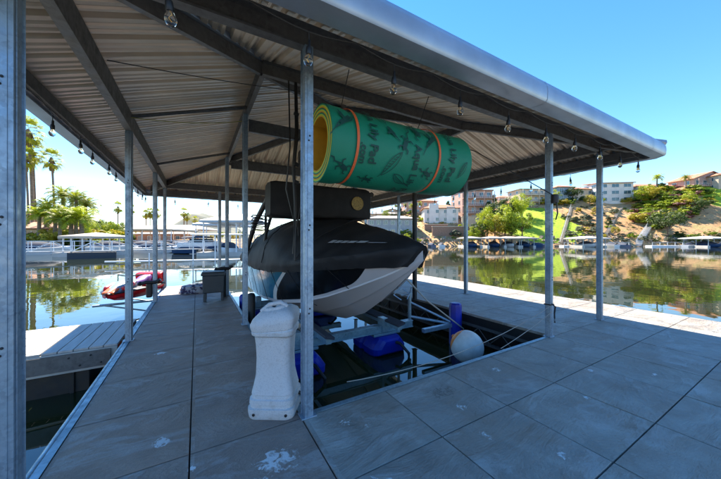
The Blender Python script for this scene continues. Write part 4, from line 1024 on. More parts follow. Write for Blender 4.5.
def house(name, label, l, d, w, dep, fl, wall='cream', roof='hip', rmat=None, rot=0, rh=1.6, floors=2, wins=4, ww=1.3, wh=1.4, balcony=False, cat='house', z=None, rakeov=.6, wings=()):
    """front (-y local) faces the lake; rot relative to the view frame"""
    x, y = W(l, d); zz = (min(ground(l - w / 2, d - dep / 2), ground(l + w / 2, d - dep / 2), ground(l, d)) if z is None else z)
    t = thing(name, label, cat, (x, y, zz), R(-30) + R(rot)); H = fl * floors
    b = MB(); b.ext(-w / 2, w / 2, -dep / 2, dep / 2, -4.0, H)
    for (wx, ww_, wd_, wh_) in wings: b.ext(wx - ww_ / 2, wx + ww_ / 2, -dep / 2 - wd_, -dep / 2, -4, wh_)
    b.build('wall', M_PLAS[wall], t)
    o = rakeov; b = MB(); hw, hd = w / 2 + o, dep / 2 + o; rm = rmat or M_TILE
    if roof == 'hip':
        k = min(hw, hd) * .85; b.add([(-hw, -hd, H), (hw, -hd, H), (hw, hd, H), (-hw, hd, H), (-hw + k, 0, H + rh), (hw - k, 0, H + rh), (-hw, -hd, H - .2), (hw, -hd, H - .2), (hw, hd, H - .2), (-hw, hd, H - .2)],
              [(0, 1, 5, 4), (1, 2, 5), (2, 3, 4, 5), (3, 0, 4), (6, 7, 1, 0), (7, 8, 2, 1), (8, 9, 3, 2), (9, 6, 0, 3), (9, 8, 7, 6)])
    elif roof == 'gable':
        b.add([(-hw, -hd, H), (0, -hd, H + rh), (hw, -hd, H), (-hw, hd, H), (0, hd, H + rh), (hw, hd, H), (-hw, -hd, H - .25), (0, -hd, H + rh - .25), (hw, -hd, H - .25), (-hw, hd, H - .25), (0, hd, H + rh - .25), (hw, hd, H - .25)],
              [(0, 1, 4, 3), (1, 2, 5, 4), (6, 9, 10, 7), (7, 10, 11, 8), (0, 6, 7, 1), (1, 7, 8, 2), (3, 4, 10, 9), (4, 5, 11, 10), (0, 3, 9, 6), (2, 8, 11, 5)])
        g = MB(); g.add([(-w / 2, -dep / 2 + .01, H), (w / 2, -dep / 2 + .01, H), (0, -dep / 2 + .01, H + rh * .9), (-w / 2, -dep / 2 + .2, H), (w / 2, -dep / 2 + .2, H), (0, -dep / 2 + .2, H + rh * .9)], [(0, 1, 2), (5, 4, 3), (0, 2, 5, 3), (1, 4, 5, 2)]); g.build('gable_wall', M_PLAS[wall], t)
    elif roof == 'shed': b.box((0, 0, H + .25), (2 * hw, 2 * hd, .3), rot=(.10, 0, 0))
    else: b.ext(-hw + .3, hw - .3, -hd + .3, hd - .3, H, H + .5)
    r_ = b.build('roof', rm, t)
    fm, pm = win_mesh(ww, wh)
    for f_ in range(floors):
        for k in range(wins):
            wx = -w / 2 + w * (k + .5) / wins; yy = -dep / 2
            for (qx, qw, qd, qh) in wings:
                if abs(wx - qx) < qw / 2 and fl * f_ + 1.5 < qh: yy -= qd
            o_ = bpy.data.objects.new('window', fm); col.objects.link(o_); o_.parent = t; o_.location = (wx, yy - .03, fl * f_ + fl * .52)
            p_ = bpy.data.objects.new('pane', pm); col.objects.link(p_); p_.parent = o_
    for f_ in range(floors):
        for k in range(max(1, int(dep / 4))):
            for s_ in (-1, 1):
                o_ = bpy.data.objects.new('window', fm); col.objects.link(o_); o_.parent = t; o_.location = (s_ * (w / 2 + .03), -dep / 2 + dep * (k + .5) / max(1, int(dep / 4)), fl * f_ + fl * .52); o_.rotation_euler = (0, 0, R(90))
                p_ = bpy.data.objects.new('pane', pm); col.objects.link(p_); p_.parent = o_
    if balcony:
        for f_ in range(floors):
            b = MB(); yb = -dep / 2 - 1.6; zf = fl * f_ + .02
            b.ext(-w / 2, w / 2, yb, -dep / 2 - .01, zf - .2, zf); bl = b.build('balcony', M_PLAS[wall], t)
            b = MB(); b.ext(-w / 2, w / 2, yb - .03, yb + .03, zf + .95, zf + 1.02)
            for k in range(int(w / .9) + 1): b.ext(-w / 2 + k * .9 - .03, -w / 2 + k * .9 + .03, yb - .02, yb + .02, zf, zf + .95)
            b.build('railing', M_RAIL, bl)
            b = MB()
            for k in range(4): xx = -w / 2 + .15 + k * (w - .3) / 3; b.ext(xx - .12, xx + .12, yb - .05, yb + .18, zf - .2, zf + fl - .25)
            b.build('column', M_PLAS[wall], bl)
    return t
def hpx(px, y): l, d = hit(px, y); return l, d
def pm(px, d): return (px - 360.5) / F * d
# right hillside, from left to right (photo columns)
l, d = hit(392, 236)
house('lake_house', 'low two-storey grey lakeside house with rows of windows, seen above the boat bow', l, d + 5, 17, 9, 3.0, 'grey', 'hip', M_SHING, 4, 1.3, 2, 7, 1.5, 1.5)
l, d = hit(385, 213); house('hill_house', 'long cream hillside house with grey roof high behind the bow', l, d + 5, 17, 9, 2.7, 'cream', 'hip', M_SHING, 0, 1.3, 1, 5)
l, d = hit(420, 211); house('hill_house', 'small pink house with red tile roof on the ridge behind the white villa', l + 1, d + 8, 14, 9, 3.0, 'pink', 'hip', None, 6, 1.5, 2, 4)
l, d = hit(402, 208); house('hill_house', 'cream house with tile roof on the far left of the ridge', l - 3, d + 10, 12, 8, 2.8, 'cream', 'gable', None, -8, 1.6, 1, 3)
l, d = hit(442, 222)
house('villa', 'white three-gabled villa with pale blue windows below the ridge', l, d + 4, 12.5, 9, 2.9, 'white', 'hip', None, -6, 1.8, 2, 4, 1.2, 1.3, wings=((-2.8, 3.4, .9, 7.4), (3.4, 3.0, .5, 6.2)))
l, d = hit(476, 219)
house('apartment_block', 'four-storey brown and cream apartment block with stacked balconies', l, d + 5, 12, 11, 2.9, 'pink', 'flat', None, 4, 1, 4, 4, 1.6, 1.6, True, cat='apartment block')
l, d = hit(507, 208); house('hill_house', 'low house with orange tile roof just right of the apartment block', l + 1, d + 9, 13, 9, 3.0, 'cream', 'hip', None, 0, 1.8, 1, 4)
l, d = hit(534, 204); house('hill_house', 'three-storey cream house with balconies at the top of the green lawn', l, d + 6, 11, 9, 2.7, 'cream', 'hip', M_SHING, 5, .8, 3, 4, 1.3, 1.3, True)
l, d = hit(567, 200); house('hill_house', 'small pale blue house with arched windows right of the front post', l, d + 5, 6.5, 8, 3.0, 'blue', 'hip', None, 0, 1.4, 2, 2, 1.7, 1.8)
l, d = hit(582, 198); house('hill_house', 'cream house with tile roof half hidden by trees between the two right posts', l + 2, d + 9, 13, 9, 3.0, 'cream', 'hip', None, 4, 1.6, 2, 4)
l, d = hit(618, 203)
house('hill_house', 'white three-storey house with long window rows and flat tile roof edge', l, d + 5, 13.5, 9, 2.85, 'white', 'shed', None, -8, 1.6, 3, 3, 2.8, 1.5)
l, d = hit(666, 189); house('hill_house', 'long low house with brown tile roof above the terraced shrubs', l, d + 8, 19, 10, 3.0, 'grey', 'hip', None, 0, 1.8, 1, 6, 1.8, 1.6)
l, d = hit(708, 187); house('hill_house', 'pink gabled house with balcony at the right end of the ridge', l + 3, d + 6, 17, 9, 3.2, 'pink', 'gable', None, 6, 3.2, 1, 5, 1.7, 1.7, True)
l, d = hit(745, 190); house('hill_house', 'cream hip-roofed house past the right end of the ridge', l, d + 6, 15, 9, 3.0, 'cream', 'hip', None, -4, 1.7, 2, 4)
for px, w, fl_, wall_, roof_, lab in ((553, 9, 2, 'pink', 'hip', 'pink tile roofed house directly behind the front post on the ridge'), (600, 10, 2, 'cream', 'gable', 'cream gabled house on the ridge hidden partly by the last post'), (641, 10, 1, 'cream', 'hip', 'small cream house just right of the white three-storey house'), (521, 9, 2, 'white', 'hip', 'white house between the orange roof and the balconied cream house'), (690, 11, 1, 'white', 'hip', 'white low house between the two dark palms on the right ridge'), (436, 10, 1, 'cream', 'hip', 'low cream house above and behind the white villa roofs')):
    l, d = hit(px, 196); house('hill_house', lab, l, d + 16, w, 9, 2.9, wall_, roof_, None, rnd.uniform(-8, 8), 1.6, fl_, 3, 1.5, 1.4, fl_ > 1, z=ground(l, d) + .8)
# brown retaining walls and terraces left of the trees
for px, y, w, hgt, mk, lab in ((458, 236, 17, 3.0, 'brown', 'long brown block retaining wall below the villa and apartments'), (436, 230, 8, 1.8, 'brown', 'dark low terrace wall below the white villa'), (480, 226, 13, 3.2, 'cream', 'curved cream garden wall under the apartment block')):
    l, d = hit(px, y); x, yy = W(l, d); t = thing('retaining_wall', lab, 'wall', (x, yy, ground(l, d)), R(-30)); b = MB(); b.ext(-w / 2, w / 2, -.3, .3, -1.5, hgt); b.build('wall_face', M_PLAS[mk], t); b = MB(); b.ext(-w / 2 - .1, w / 2 + .1, -.4, .4, hgt, hgt + .2); b.build('coping', M_PLAS['cream'], t)
# stairs and paths down the slope
M_CONC = mat('pale_concrete', (.55, .52, .48), .85, nscale=1, namt=.1)
def stairs(px0, y0, px1, y1, w, lab, m=M_CONC, rail=True):
    a = hit(px0, y0); c = hit(px1, y1); xa, ya = W(*a); t = thing('hillside_stairs', lab, 'stairs', (xa, ya, ground(*a)), 0); b = MB(); rb = MB(); n = 26
    base = Vector((xa, ya, ground(*a)))
    ang = math.atan2(W(*c)[1] - ya, W(*c)[0] - xa)
    lst = None
    for i in range(n):
        u = i / (n - 1); l = a[0] + (c[0] - a[0]) * u; d = a[1] + (c[1] - a[1]) * u; x, y = W(l, d); p = Vector((x, y, ground(l, d) + .25)) - base
        if lst is not None: b.box(((p + lst) / 2 - Vector((0, 0, .3))), ((p - lst).xy.length * 1.1, w, .6), rot=(0, 0, ang)); rb.tube([lst + Vector((0, 0, 1)), p + Vector((0, 0, 1))], .04, 4); rb.tube([p, p + Vector((0, 0, 1))], .03, 4)
        lst = p
    b.build('steps', m, t)
    if rail: rb.build('handrail', M_RAIL, t)
stairs(636, 246, 648, 226, 2.2, 'white concrete stairs running down to the water by the dark tree')
stairs(560, 246, 571, 207, 1.1, 'long narrow stairs climbing the bare slope right of the front post', M_PLAS['cream'])
stairs(604, 240, 622, 208, .9, 'thin pale footpath steps climbing the bare slope between house and shore', M_PLAS['cream'], False)

b = MB(); r = random.Random(8)
for i in range(2600):
    l = r.uniform(0, 170); d = lerp_t(SHORE, l) + r.uniform(2, 40)
    if 40 < l < 70 and 88 < d < 122: continue
    if noise.noise(Vector((l * .09, d * .09, 9))) < -.12: continue
    g = Vector((*W(l, d), ground(l, d))); k_ = r.uniform(.2, .8) if i % 5 else r.uniform(.6, 1.1)
    for q in range(9): leaf(b, g + Vector((r.gauss(0, .35), r.gauss(0, .35), abs(r.gauss(0, .3)))) * k_, .42 * k_ + .1, (r.uniform(-1, 1), r.uniform(-1, 1), 1), r)
tag(b.build('slope_groundcover', leaf_mat('leaf_scrub', (.10, .09, .03), (.26, .24, .07), .2, .15)), kind='stuff', label='low dry scrub and weeds covering the far slope', cat='scrub')
# rock edge along the water: one uncountable riprap
b = MB(); r = random.Random(5)
for i in range(900):
    l = r.uniform(-30, 175); sh_ = lerp_t(SHORE, l); d = sh_ + r.uniform(-2, 4.5); s_ = r.uniform(.3, .9)
    g = ground(l, d)
    b.box((*W(l, d), max(g, WATER - .2) + .1), (s_ * 1.3, s_, s_ * .8), rot=(r.uniform(0, 3), r.uniform(0, 3), r.uniform(0, 3)), taper=.7)
tag(b.build('shore_rocks', mat('shore_rock', (.30, .24, .18), .9, nscale=1.5, namt=.35)), kind='stuff', label='tumbled brown rocks along the far waterline', cat='rocks')

# ---------------------------------------------------------------- right hillside planting
GH = 'trees on the far hillside'
def ptree(px, y, kind, hpx_, label, group=None, sz=1.0):
    l, d = hit(px, y); base = {'broad': 9, 'lime': 9, 'dark': 8, 'tall': 13, 'pine': 9, 'loose': 7, 'open': 6, 'fan1': 9.8, 'fan2': 12.8, 'fan3': 6.8, 'feather1': 6.6, 'feather2': 8, 'feather3': 5.6}[kind]
    return place(kind, l, d, hpx_ * d / F / base, label, group, sz=sz)
GL = ['tallest airy tree of the grove just right of the third right post', 'second tree of the waterfront grove, right of the tallest', 'third tree of the waterfront grove in its middle', 'fourth tree of the waterfront grove, mid green', 'dark tree behind the middle of the grove', 'last tree of the grove beside the lawn edge', 'lime tree high in the grove below the tile roofed house', 'dark tree high in the grove behind the lime one', 'conical dark tree at the foot of the apartment block', 'upper right tree of the grove at the top of the lawn', 'small lime tree at the waterline left of the grove', 'small dark tree at the left foot of the grove']
for i, (px, y, k, h) in enumerate(((487, 241, 'tall', 33), (495, 242, 'loose', 28), (505, 241, 'lime', 34), (512, 243, 'broad', 30), (498, 232, 'dark', 30), (522, 238, 'broad', 26), (515, 224, 'lime', 26), (508, 222, 'dark', 24), (489, 222, 'pine', 22), (522, 218, 'lime', 24), (472, 246, 'lime', 18), (478, 243, 'dark', 20))):
    ptree(px, y, k, h, GL[i], 'grove of trees left of the lawn')
for px, y, k, h, lab in ((494, 205, 'pine', 16, 'dark pine on the ridge right of the apartment block'), (573, 196, 'open', 14, 'round dark tree on the ridge behind the blue house'), (448, 203, 'pine', 13, 'dark conical tree above the white villa'), (555, 202, 'lime', 13, 'light green tree beside the blue house'), (590, 207, 'loose', 13, 'golden green tree in front of the half hidden house'),
        (657, 190, 'feather3', 17, 'spreading palm left of the long low house'), (686, 190, 'feather1', 16, 'dark palm between the two right ridge houses'), (668, 237, 'open', 27, 'dark umbrella shaped tree standing alone above the shore rocks'), (641, 205, 'lime', 18, 'bushy lime tree right of the white three-storey house'), (652, 203, 'loose', 17, 'golden bushy tree below the spreading palm'), (615, 236, 'loose', 10, 'small yellow green tree low on the bare slope right of the last post'),
        (400, 214, 'pine', 10, 'small dark pine behind the tower box'), (412, 216, 'feather1', 13, 'small palm behind the roll near the dark post'), (386, 220, 'broad', 10, 'round tree left of the dark post on the hill'), (407, 243, 'lime', 9, 'light green tree beside the grey lake house'), (700, 214, 'dark', 14, 'dark rounded tree right of the hedge rows'), (689, 205, 'lime', 14, 'light green tree beside the dark rounded tree')):
    ptree(px, y, k, h, lab)
for px, y, k, h in ((368, 216, 'fan3', 14), (376, 218, 'fan1', 18), (392, 206, 'fan1', 15), (396, 205, 'fan3', 13), (420, 204, 'fan3', 12), (405, 203, 'fan1', 12)):
    ptree(px, y, k, h, 'thin fan palm on the skyline behind the boat bow', 'fan palms on the skyline behind the boat bow')
def in_lawn(px, y): return (528 < px < 566 and 204 < y < 242) or (px > 692 and y > 207) or (518 < px < 530 and y > 218)
cnt = 0
for i in range(3000):                       # terraced hedge bank under the long house
    px, y = rnd.uniform(636, 712), rnd.uniform(190, 240)
    if y > 236 - (px - 636) * .12 - (8 if px < 655 else 0) or in_lawn(px, y): continue
    if px > 662 and y > 224: continue
    l, d = hit(px, y); k = rnd.choice(['mid', 'mid', 'dark', 'lime', 'lime', 'gold', 'pink'])
    shrub(k, l, d, rnd.uniform(1.0, 2.1), 'clipped mounded shrub in the dense planting below the long low house', 'shrubs in the terraced planting below the long low house', .8); cnt += 1
    if cnt > 105: break
for i in range(75):                        # scattered scrub on the bare slope
    px, y = rnd.uniform(540, 650), rnd.uniform(205, 243)
    if in_lawn(px, y): continue
    l, d = hit(px, y); shrub(rnd.choice(['sage', 'sage', 'dark', 'mid', 'gold', 'sage']), l, d, rnd.uniform(.35, 1.1), 'low sage green scrub bush on the bare orange slope', 'scrub bushes on the bare slope')
for (px, y), w_ in zip(((575, 222), (582, 224), (588, 226), (580, 232), (594, 233), (572, 237), (565, 219), (585, 219)), ('upper left', 'middle', 'upper right', 'lower middle', 'lower right', 'lowest left', 'leftmost upper', 'topmost')):
    l, d = hit(px, y); shrub('sage', l, d, 1.15, w_ + ' large grey green bush of the cluster left of the last post', 'grey green bushes left of the last post')
for i in range(34):
    px, y = rnd.uniform(362, 480), rnd.uniform(208, 243); l, d = hit(px, y)
    shrub(rnd.choice(['sage', 'dark', 'mid', 'gold', 'lime']), l, d, rnd.uniform(.5, 1.5), 'garden bush on the slope around the white villa', 'bushes around the white villa')
for i in range(26):
    px = rnd.uniform(530, 745); y = {0: 205}.get(px, 0) or (204 if px < 630 else 194); l, d = hit(px, y)
    shrub(rnd.choice(['dark', 'mid', 'lime', 'gold']), l, d + rnd.uniform(-2, 3), rnd.uniform(.9, 1.8), 'garden hedge bush along the ridge top in front of the houses', 'hedge bushes along the ridge top')
for i in range(34):
    px = rnd.uniform(648, 745); y = rnd.uniform(236, 245); l, d = hit(px, y)
    shrub(rnd.choice(['dark', 'sage', 'mid']), l, d, rnd.uniform(.4, 1.2), 'dark bush just above the shore rocks at the right', 'bushes above the shore rocks at the right')

# ---------------------------------------------------------------- shore docks and boats across the lake (right)
M_CANV = mat('canvas_dark', (.03, .04, .07), .8); M_HULLW = mat('boat_white', (.7, .7, .7), .3); M_HULLB = mat('boat_blue', (.02, .06, .15), .3); M_WSH = mat('windshield', (.04, .06, .07), .1)
def far_dock(l, d, w, label, group, boat_=True, rm=None):
    x, y = W(l, d); t = thing('covered_dock', label, 'boat dock', (x, y, WATER), R(-30), group)
    b = MB(); b.ext(-w / 2, w / 2, 3.2, 4.2, -.2, .45); b.ext(-w / 2 - .4, -w / 2 + .3, -3, 3.2, -.2, .45); b.ext(w / 2 - .3, w / 2 + .4, -3, 3.2, -.2, .45); b.build('deck', M_CONC, t)
    b = MB(); H = 2.5; hw, hd = w / 2 + .5, 4.2; b.add([(-hw, -hd, H), (hw, -hd, H), (hw, hd, H), (-hw, hd, H), (-hw + 2, 0, H + .55), (hw - 2, 0, H + .55), (-hw, -hd, H - .25), (hw, -hd, H - .25), (hw, hd, H - .25), (-hw, hd, H - .25)], [(0, 1, 5, 4), (1, 2, 5), (2, 3, 4, 5), (3, 0, 4), (6, 7, 1, 0), (7, 8, 2, 1), (8, 9, 3, 2), (9, 6, 0, 3), (9, 8, 7, 6)])
    b.build('roof', rm or M_ROOFL, t)
    for xx in (-w / 2, w / 2):
        for yy in (-2.8, 0, 3.0):
            b = MB(); b.ext(xx - .06, xx + .06, yy - .06, yy + .06, .45, H - .25); b.build('post', M_POST, t)
    if boat_: small_boat(l + rnd.uniform(-.3, .3), d - .5, -30 - 90 + rnd.uniform(-4, 4), 'covered motorboat under the ' + label, 'motorboats under the far docks', rnd.choice([M_HULLW, M_HULLB]))
M_ROOFL = mat('dock_roof_pale', (.46, .39, .31), .55, .1, nscale=.4, namt=.06)
BO = {}
def small_boat(l, d, rot, label, group, hm=None, s_=1.0, canopy='cover'):
    hm = hm or M_HULLW; key = (hm.name, canopy)
    if key not in BO:
        b = MB(); rows = []
        for u in range(13):
            y = -3 + 6 * u / 12; w = 1.15 * (1 - max(0, (u - 5) / 7) ** 2.2) + .02; zg = .75 + .25 * (u / 12) ** 2; zk = -.25 + .6 * max(0, (u - 8) / 4) ** 2
            rows.append([(y, -w, zg), (y, -w * .8, zk + .25), (y, 0, zk), (y, w * .8, zk + .25), (y, w, zg), (y, w * .9, zg + .03), (y, 0, zg + .10), (y, -w * .9, zg + .03)])
        b.grid(rows, close=True); b.add(rows[0], [tuple(range(8))]); h = b.mesh('hull', hm, smooth=35)
        c = MB(); rows = []
        for u in range(9):
            y = -2.6 + 4.6 * u / 8; k = math.sin(math.pi * (u + .5) / 9) ** .5
            rows.append([(y, q * 1.05 * k, .8 + .85 * k * (1 - abs(q) ** 2.5)) for q in (-1, -.8, -.4, 0, .4, .8, 1)])
        c.grid(rows); cm = c.mesh('cover', M_CANV if canopy == 'cover' else M_WSH, smooth=60)
        BO[key] = (h, cm)
    x, y = W(l, d); t = thing('motorboat', label, 'boat', (x, y, WATER), R(rot), group); t.scale = (s_,) * 3
    for me in BO[key]: o = bpy.data.objects.new(me.name.split('.')[0], me); col.objects.link(o); o.parent = t
    return t
M_RFG = mat('dock_roof_grey', (.25, .24, .23), .6); M_RFW = mat('dock_roof_white', (.48, .46, .43), .5, nscale=1, namt=.1)
for px, w, m_, lab in ((492, 4.6, M_RFG, 'grey roofed dock at the foot of the grove'), (508, 4.4, M_ROOFL, 'tan roofed dock right of the grey roofed one by the grove'), (521, 4.0, M_RFG, 'smaller grey roofed dock at the left edge of the lawn'),
        (586, 6.0, M_RFW, 'white roofed dock between the two right posts'), (470, 4.0, M_RFG, 'grey roofed dock just right of the third right post'), (705, 5, M_RFW, 'white roofed dock at the foot of the right lawn')):
    d = lerp_t(SHORE, pm(px, 86)) - 5.5; far_dock(pm(px, d), d, w, lab, 'roofed docks across the lake', True, m_)
for px, m_, rr_, lab in ((401, M_HULLW, 60, 'small white boat moored under the boat bow line of sight'), (411, M_HULLB, -80, 'dark boat moored just right of the dark post'), (421, M_HULLW, 75, 'white boat moored in the row below the white villa'), (431, M_HULLB, 95, 'dark blue boat in the row below the white villa'), (441, M_HULLW, 85, 'last white boat of the row below the villa'), (538, M_HULLB, 10, 'dark boat moored at the right foot of the lawn'), (610, M_HULLW, 90, 'white boat moored just right of the last post'), (622, M_HULLB, 80, 'dark boat moored left of the white stairs'), (722, M_HULLW, 20, 'white boat at the right edge under the lawn'), (690, M_HULLW, 15, 'white boat at the left foot of the right lawn')):
    d = lerp_t(SHORE, pm(px, 86)) - 4.5; small_boat(pm(px, d), d, -30 + rr_, lab, 'open moored boats along the far shore', m_, .75)

# low swim platforms at far shore
for px, w, lab in ((664, 9, 'low white floating platform in front of the shore rocks'), (616, 6, 'low white platform between the last post and the white stairs'), (570, 5, 'small grey platform at the foot of the long narrow stairs')):
    d = lerp_t(SHORE, pm(px, 86)) - 2.5; x, y = W(pm(px, d), d); b = MB(); b.ext(-w / 2, w / 2, -1, 1, -.1, .4)
    for k in range(5): xx = -w / 2 + .1 + k * (w - .2) / 4; b.ext(xx - .04, xx + .04, -1, -.92, .4, 1.3)
    b.ext(-w / 2, w / 2, -.99, -.93, 1.25, 1.32)
    o = b.build('swim_platform', M_WHITEP); o.location = (x, y, WATER); o.rotation_euler = (0, 0, R(-30)); tag(o, lab, 'platform')

# ---------------------------------------------------------------- left shore: house, palms, gardens
l, d = hit(48, 236.5)
hs = house('shore_house', 'pink stucco house with low tile roof and shaded arches behind the left shore palms', -69, 60, 15, 10, 3.1, 'pink', 'hip', None, 8, 1.5, 1, 8, 1.9, 2.2, z=ground(-66, 58) + .2, rakeov=1.2)
house('shore_house', 'upper pink villa wing with tile roof half hidden by palm crowns', -82, 74, 14, 9, 3.2, 'pink', 'hip', None, 0, 1.5, 2, 5, z=ground(-80, 72) + .2)
house('shore_house', 'long low house with brown roof beyond the left docks', -88, 128, 26, 10, 3.2, 'cream', 'hip', None, 0, 1.6, 1, 6, z=.4)
house('shore_house', 'low brown roofed house seen between the two left posts', -68, 100, 16, 9, 2.8, 'brown', 'hip', M_SHING, 0, 1.5, 1, 5, z=.6)
for px, d, top, k, lab in ((33, 60, 122, 'fan2', 'tallest fan palm close to the big blue post'), (29, 58, 150, 'fan2', 'fan palm just below the tallest one beside the big post'), (36, 62, 143, 'fan2', 'second tall fan palm behind the big post'), (55, 62, 152, 'fan2', 'slender leaning fan palm standing alone above the garden'),
                        (118, 66, 203, 'fan1', 'fan palm standing alone right of the left gardens'), (131, 76, 205, 'fan1', 'shorter fan palm behind the nearest left post')):
    l = pm(px, d); g = ground(l, d); hgt = (239.5 - top) / F * d + CAMZ - g; b_ = {'fan1': 9.9, 'fan2': 12.9}[k]
    t = place(k, l, d, hgt / b_, lab, rz=R(150) if k == 'fan2' else 0, z=g); t.scale = (max(.7, hgt / b_ * .78),) * 2 + (hgt / b_,)
for px, d, top, k, lab in ((64, 57, 186, 'feather2', 'tall arching feather palm in the middle of the garden'), (76, 56, 190, 'feather2', 'full feather palm right of the tall arching one'), (46, 56, 198, 'feather1', 'lime green feather palm nearest the big post'), (55, 54, 204, 'feather3', 'small feather palm in front of the pink house'), (86, 58, 196, 'feather1', 'rightmost drooping feather palm of the garden'), (71, 52, 205, 'feather3', 'short feather palm near the lawn edge'), (39, 53, 206, 'feather3', 'short lime feather palm at the edge of the big post'), (82, 52, 208, 'feather3', 'stubby feather palm above the yellow shrubs'), (60, 50, 210, 'feather1', 'feather palm with leaning fronds above the terrace')):
    l = pm(px, d); g = ground(l, d); hgt = (239.5 - top) / F * d + CAMZ - g; b_ = {'feather1': 6.2, 'feather2': 7.8, 'feather3': 5.2}[k]
    place(k, l, d, hgt / b_, lab, z=g)
for i in range(60):
    d = rnd.uniform(49, 58); px = rnd.uniform(24, 122); l = pm(px, d)
    if ground(l, d) < WATER + .2: d += 6; l = pm(px, d)
    shrub(rnd.choice(['lime', 'gold', 'mid', 'lime', 'gold', 'dark']), l, d, rnd.uniform(.9, 1.9), 'bushy yellow green garden shrub on the left shore', 'garden shrubs on the left shore')
for i in range(16):
    px = 76 + i * 2.9; d = 64 + (i * 7 % 12); l = pm(px, d); place(rnd.choice(['broad', 'lime', 'dark', 'lime']), l, d, rnd.uniform(.45, .72), ['leftmost', 'second', 'third', 'fourth', 'fifth', 'sixth', 'seventh', 'eighth', 'ninth', 'tenth', 'eleventh', 'twelfth', 'thirteenth', 'fourteenth', 'fifteenth', 'rightmost'][i] + ' rounded tree of the row right of the feather palms', 'trees right of the feather palms')
for i in range(26):
    px = rnd.uniform(112, 250); d = rnd.uniform(100, 125); l = pm(px, d); place(rnd.choice(['broad', 'lime', 'dark', 'loose']), l, d, rnd.uniform(.25, .42), 'low distant tree beyond the marina roofs', 'trees beyond the marina roofs')
for px, top, lab in ((146, 211, 'leftmost distant fan palm between the two left posts'), (150, 209, 'tall distant fan palm touching the second left post'), (153, 212, 'distant fan palm hidden by the second left post'), (157, 210, 'distant fan palm just right of the second left post'), (184, 209, 'tallest distant fan palm left of the mountain'), (187, 214, 'shorter distant fan palm beside the tallest one'), (195, 217, 'lowest distant fan palm in front of the mountain')):
    d = 135; l = pm(px, d); g = ground(l, d); hgt = (239.5 - top) / F * d + CAMZ - g
    place('fan1', l, d, hgt / 9.9, lab, 'distant fan palms on the marina skyline', z=g)

# ---------------------------------------------------------------- marina walkway with white railings (left middle distance)
A = (-38.0, 26.3); B_ = (-20.6, 40.5)
def lerp2(u): return (A[0] + (B_[0] - A[0]) * u, A[1] + (B_[1] - A[1]) * u)
ax, ay = W(*A); bx_, by_ = W(*B_); Lw = math.hypot(bx_ - ax, by_ - ay); ang = math.atan2(by_ - ay, bx_ - ax)
t = thing('marina_gangway', 'long floating marina walkway with white diagonal-braced railings', 'walkway', (ax, ay, WATER), ang)
b = MB(); b.ext(0, Lw * 1.25, -.7, .7, .76, .85); b.build('deck', mat('bluish_deck', (.20, .24, .28), .6, nscale=.6, namt=.1), t)
for s_ in (-.66, .66):
    b = MB(); b.tube([(0, s_, 1.95), (Lw * 1.25, s_, 1.95)], .035, 6); b.tube([(0, s_, 1.42), (Lw * 1.25, s_, 1.42)], .022, 6)
    k = 0; x = 0
    while x < Lw * 1.25:
        b.tube([(x, s_, .85), (x, s_, 1.95)], .032, 6); b.tube([(x, s_, .9), (x + 1.6, s_, 1.9)] if k % 2 else [(x, s_, 1.9), (x + 1.6, s_, .9)], .022, 5); x += 1.6; k += 1
    b.build('railing', M_WHITEP, t)
M_NAVY = mat('float_navy', (.015, .03, .05), .5)
for xa_, xb_ in ((7.6, 11.6), (20, 23), (27.5, 31)): b = MB(); b.ext(xa_, xb_, -1.0, 1.0, -.3, .69); b.build('float', M_NAVY, t, bevel=.03)
# covered slips with pale hip roofs and boats behind the walkway
def marina_dock(px, d, w, ridge, eave, lab, rot=0, m=None, dep=6):
    l = pm(px, d); x, y = W(l, d); t = thing('marina_shelter', lab, 'boat shelter', (x, y, WATER), R(-30 + rot)); ze = (239.5 - eave) / F * (d - dep / 2) + CAMZ - WATER; zr_ = (239.5 - ridge) / F * d + CAMZ - WATER
    hw, hd = w / 2, dep / 2; b = MB(); k = min(hw, hd) * .9
    b.add([(-hw, -hd, ze), (hw, -hd, ze), (hw, hd, ze), (-hw, hd, ze), (-hw + k, 0, zr_), (hw - k, 0, zr_), (-hw, -hd, ze - .3), (hw, -hd, ze - .3), (hw, hd, ze - .3), (-hw, hd, ze - .3)], [(0, 1, 5, 4), (1, 2, 5), (2, 3, 4, 5), (3, 0, 4), (6, 7, 1, 0), (7, 8, 2, 1), (8, 9, 3, 2), (9, 6, 0, 3), (9, 8, 7, 6)])
    b.build('roof', m or M_ROOFL, t)
    for xx in (-hw + .4, -hw / 3, hw / 3, hw - .4):
        for yy in (-hd + .3, hd - .3):
            b = MB(); b.ext(xx - .06, xx + .06, yy - .06, yy + .06, .2, ze - .3); b.build('post', M_WHITEP, t)
    b = MB(); b.ext(-hw, hw, -hd - .6, -hd + .5, -.2, .5); b.ext(-hw, hw, hd - .5, hd + .5, -.2, .5)
    for xx in (-hw + .3, hw - .3): b.ext(xx - .4, xx + .4, -hd + .5, hd - .5, -.2, .5)
    b.build('deck', M_CONC, t); return t
M_ROOFB = mat('dock_roof_blue', (.34, .40, .46), .4, .3, nscale=.4, namt=.06)
marina_dock(97, 38, 4.2, 232.5, 236, 'low tan roofed boat shelter behind the railings on the left')
marina_dock(225, 46, 6, 217, 223.5, 'large pale blue-grey roofed boat shelter at the marina right of the far post', 0, M_ROOFB, 8)
marina_dock(238, 40, 7, 213, 220, 'blue-grey marina roof nearest the boat tower', 0, M_ROOFB, 7)
marina_dock(165, 66, 10, 224, 229, 'wide cream roofed boat shelter in the middle of the marina', 0, None, 10)
marina_dock(136, 72, 10, 224, 230, 'cream roofed shelter seen between the two left posts', 0, None, 9)
marina_dock(186, 80, 14, 225, 229, 'farthest long pale marina roof below the mountain', 0, None, 10)
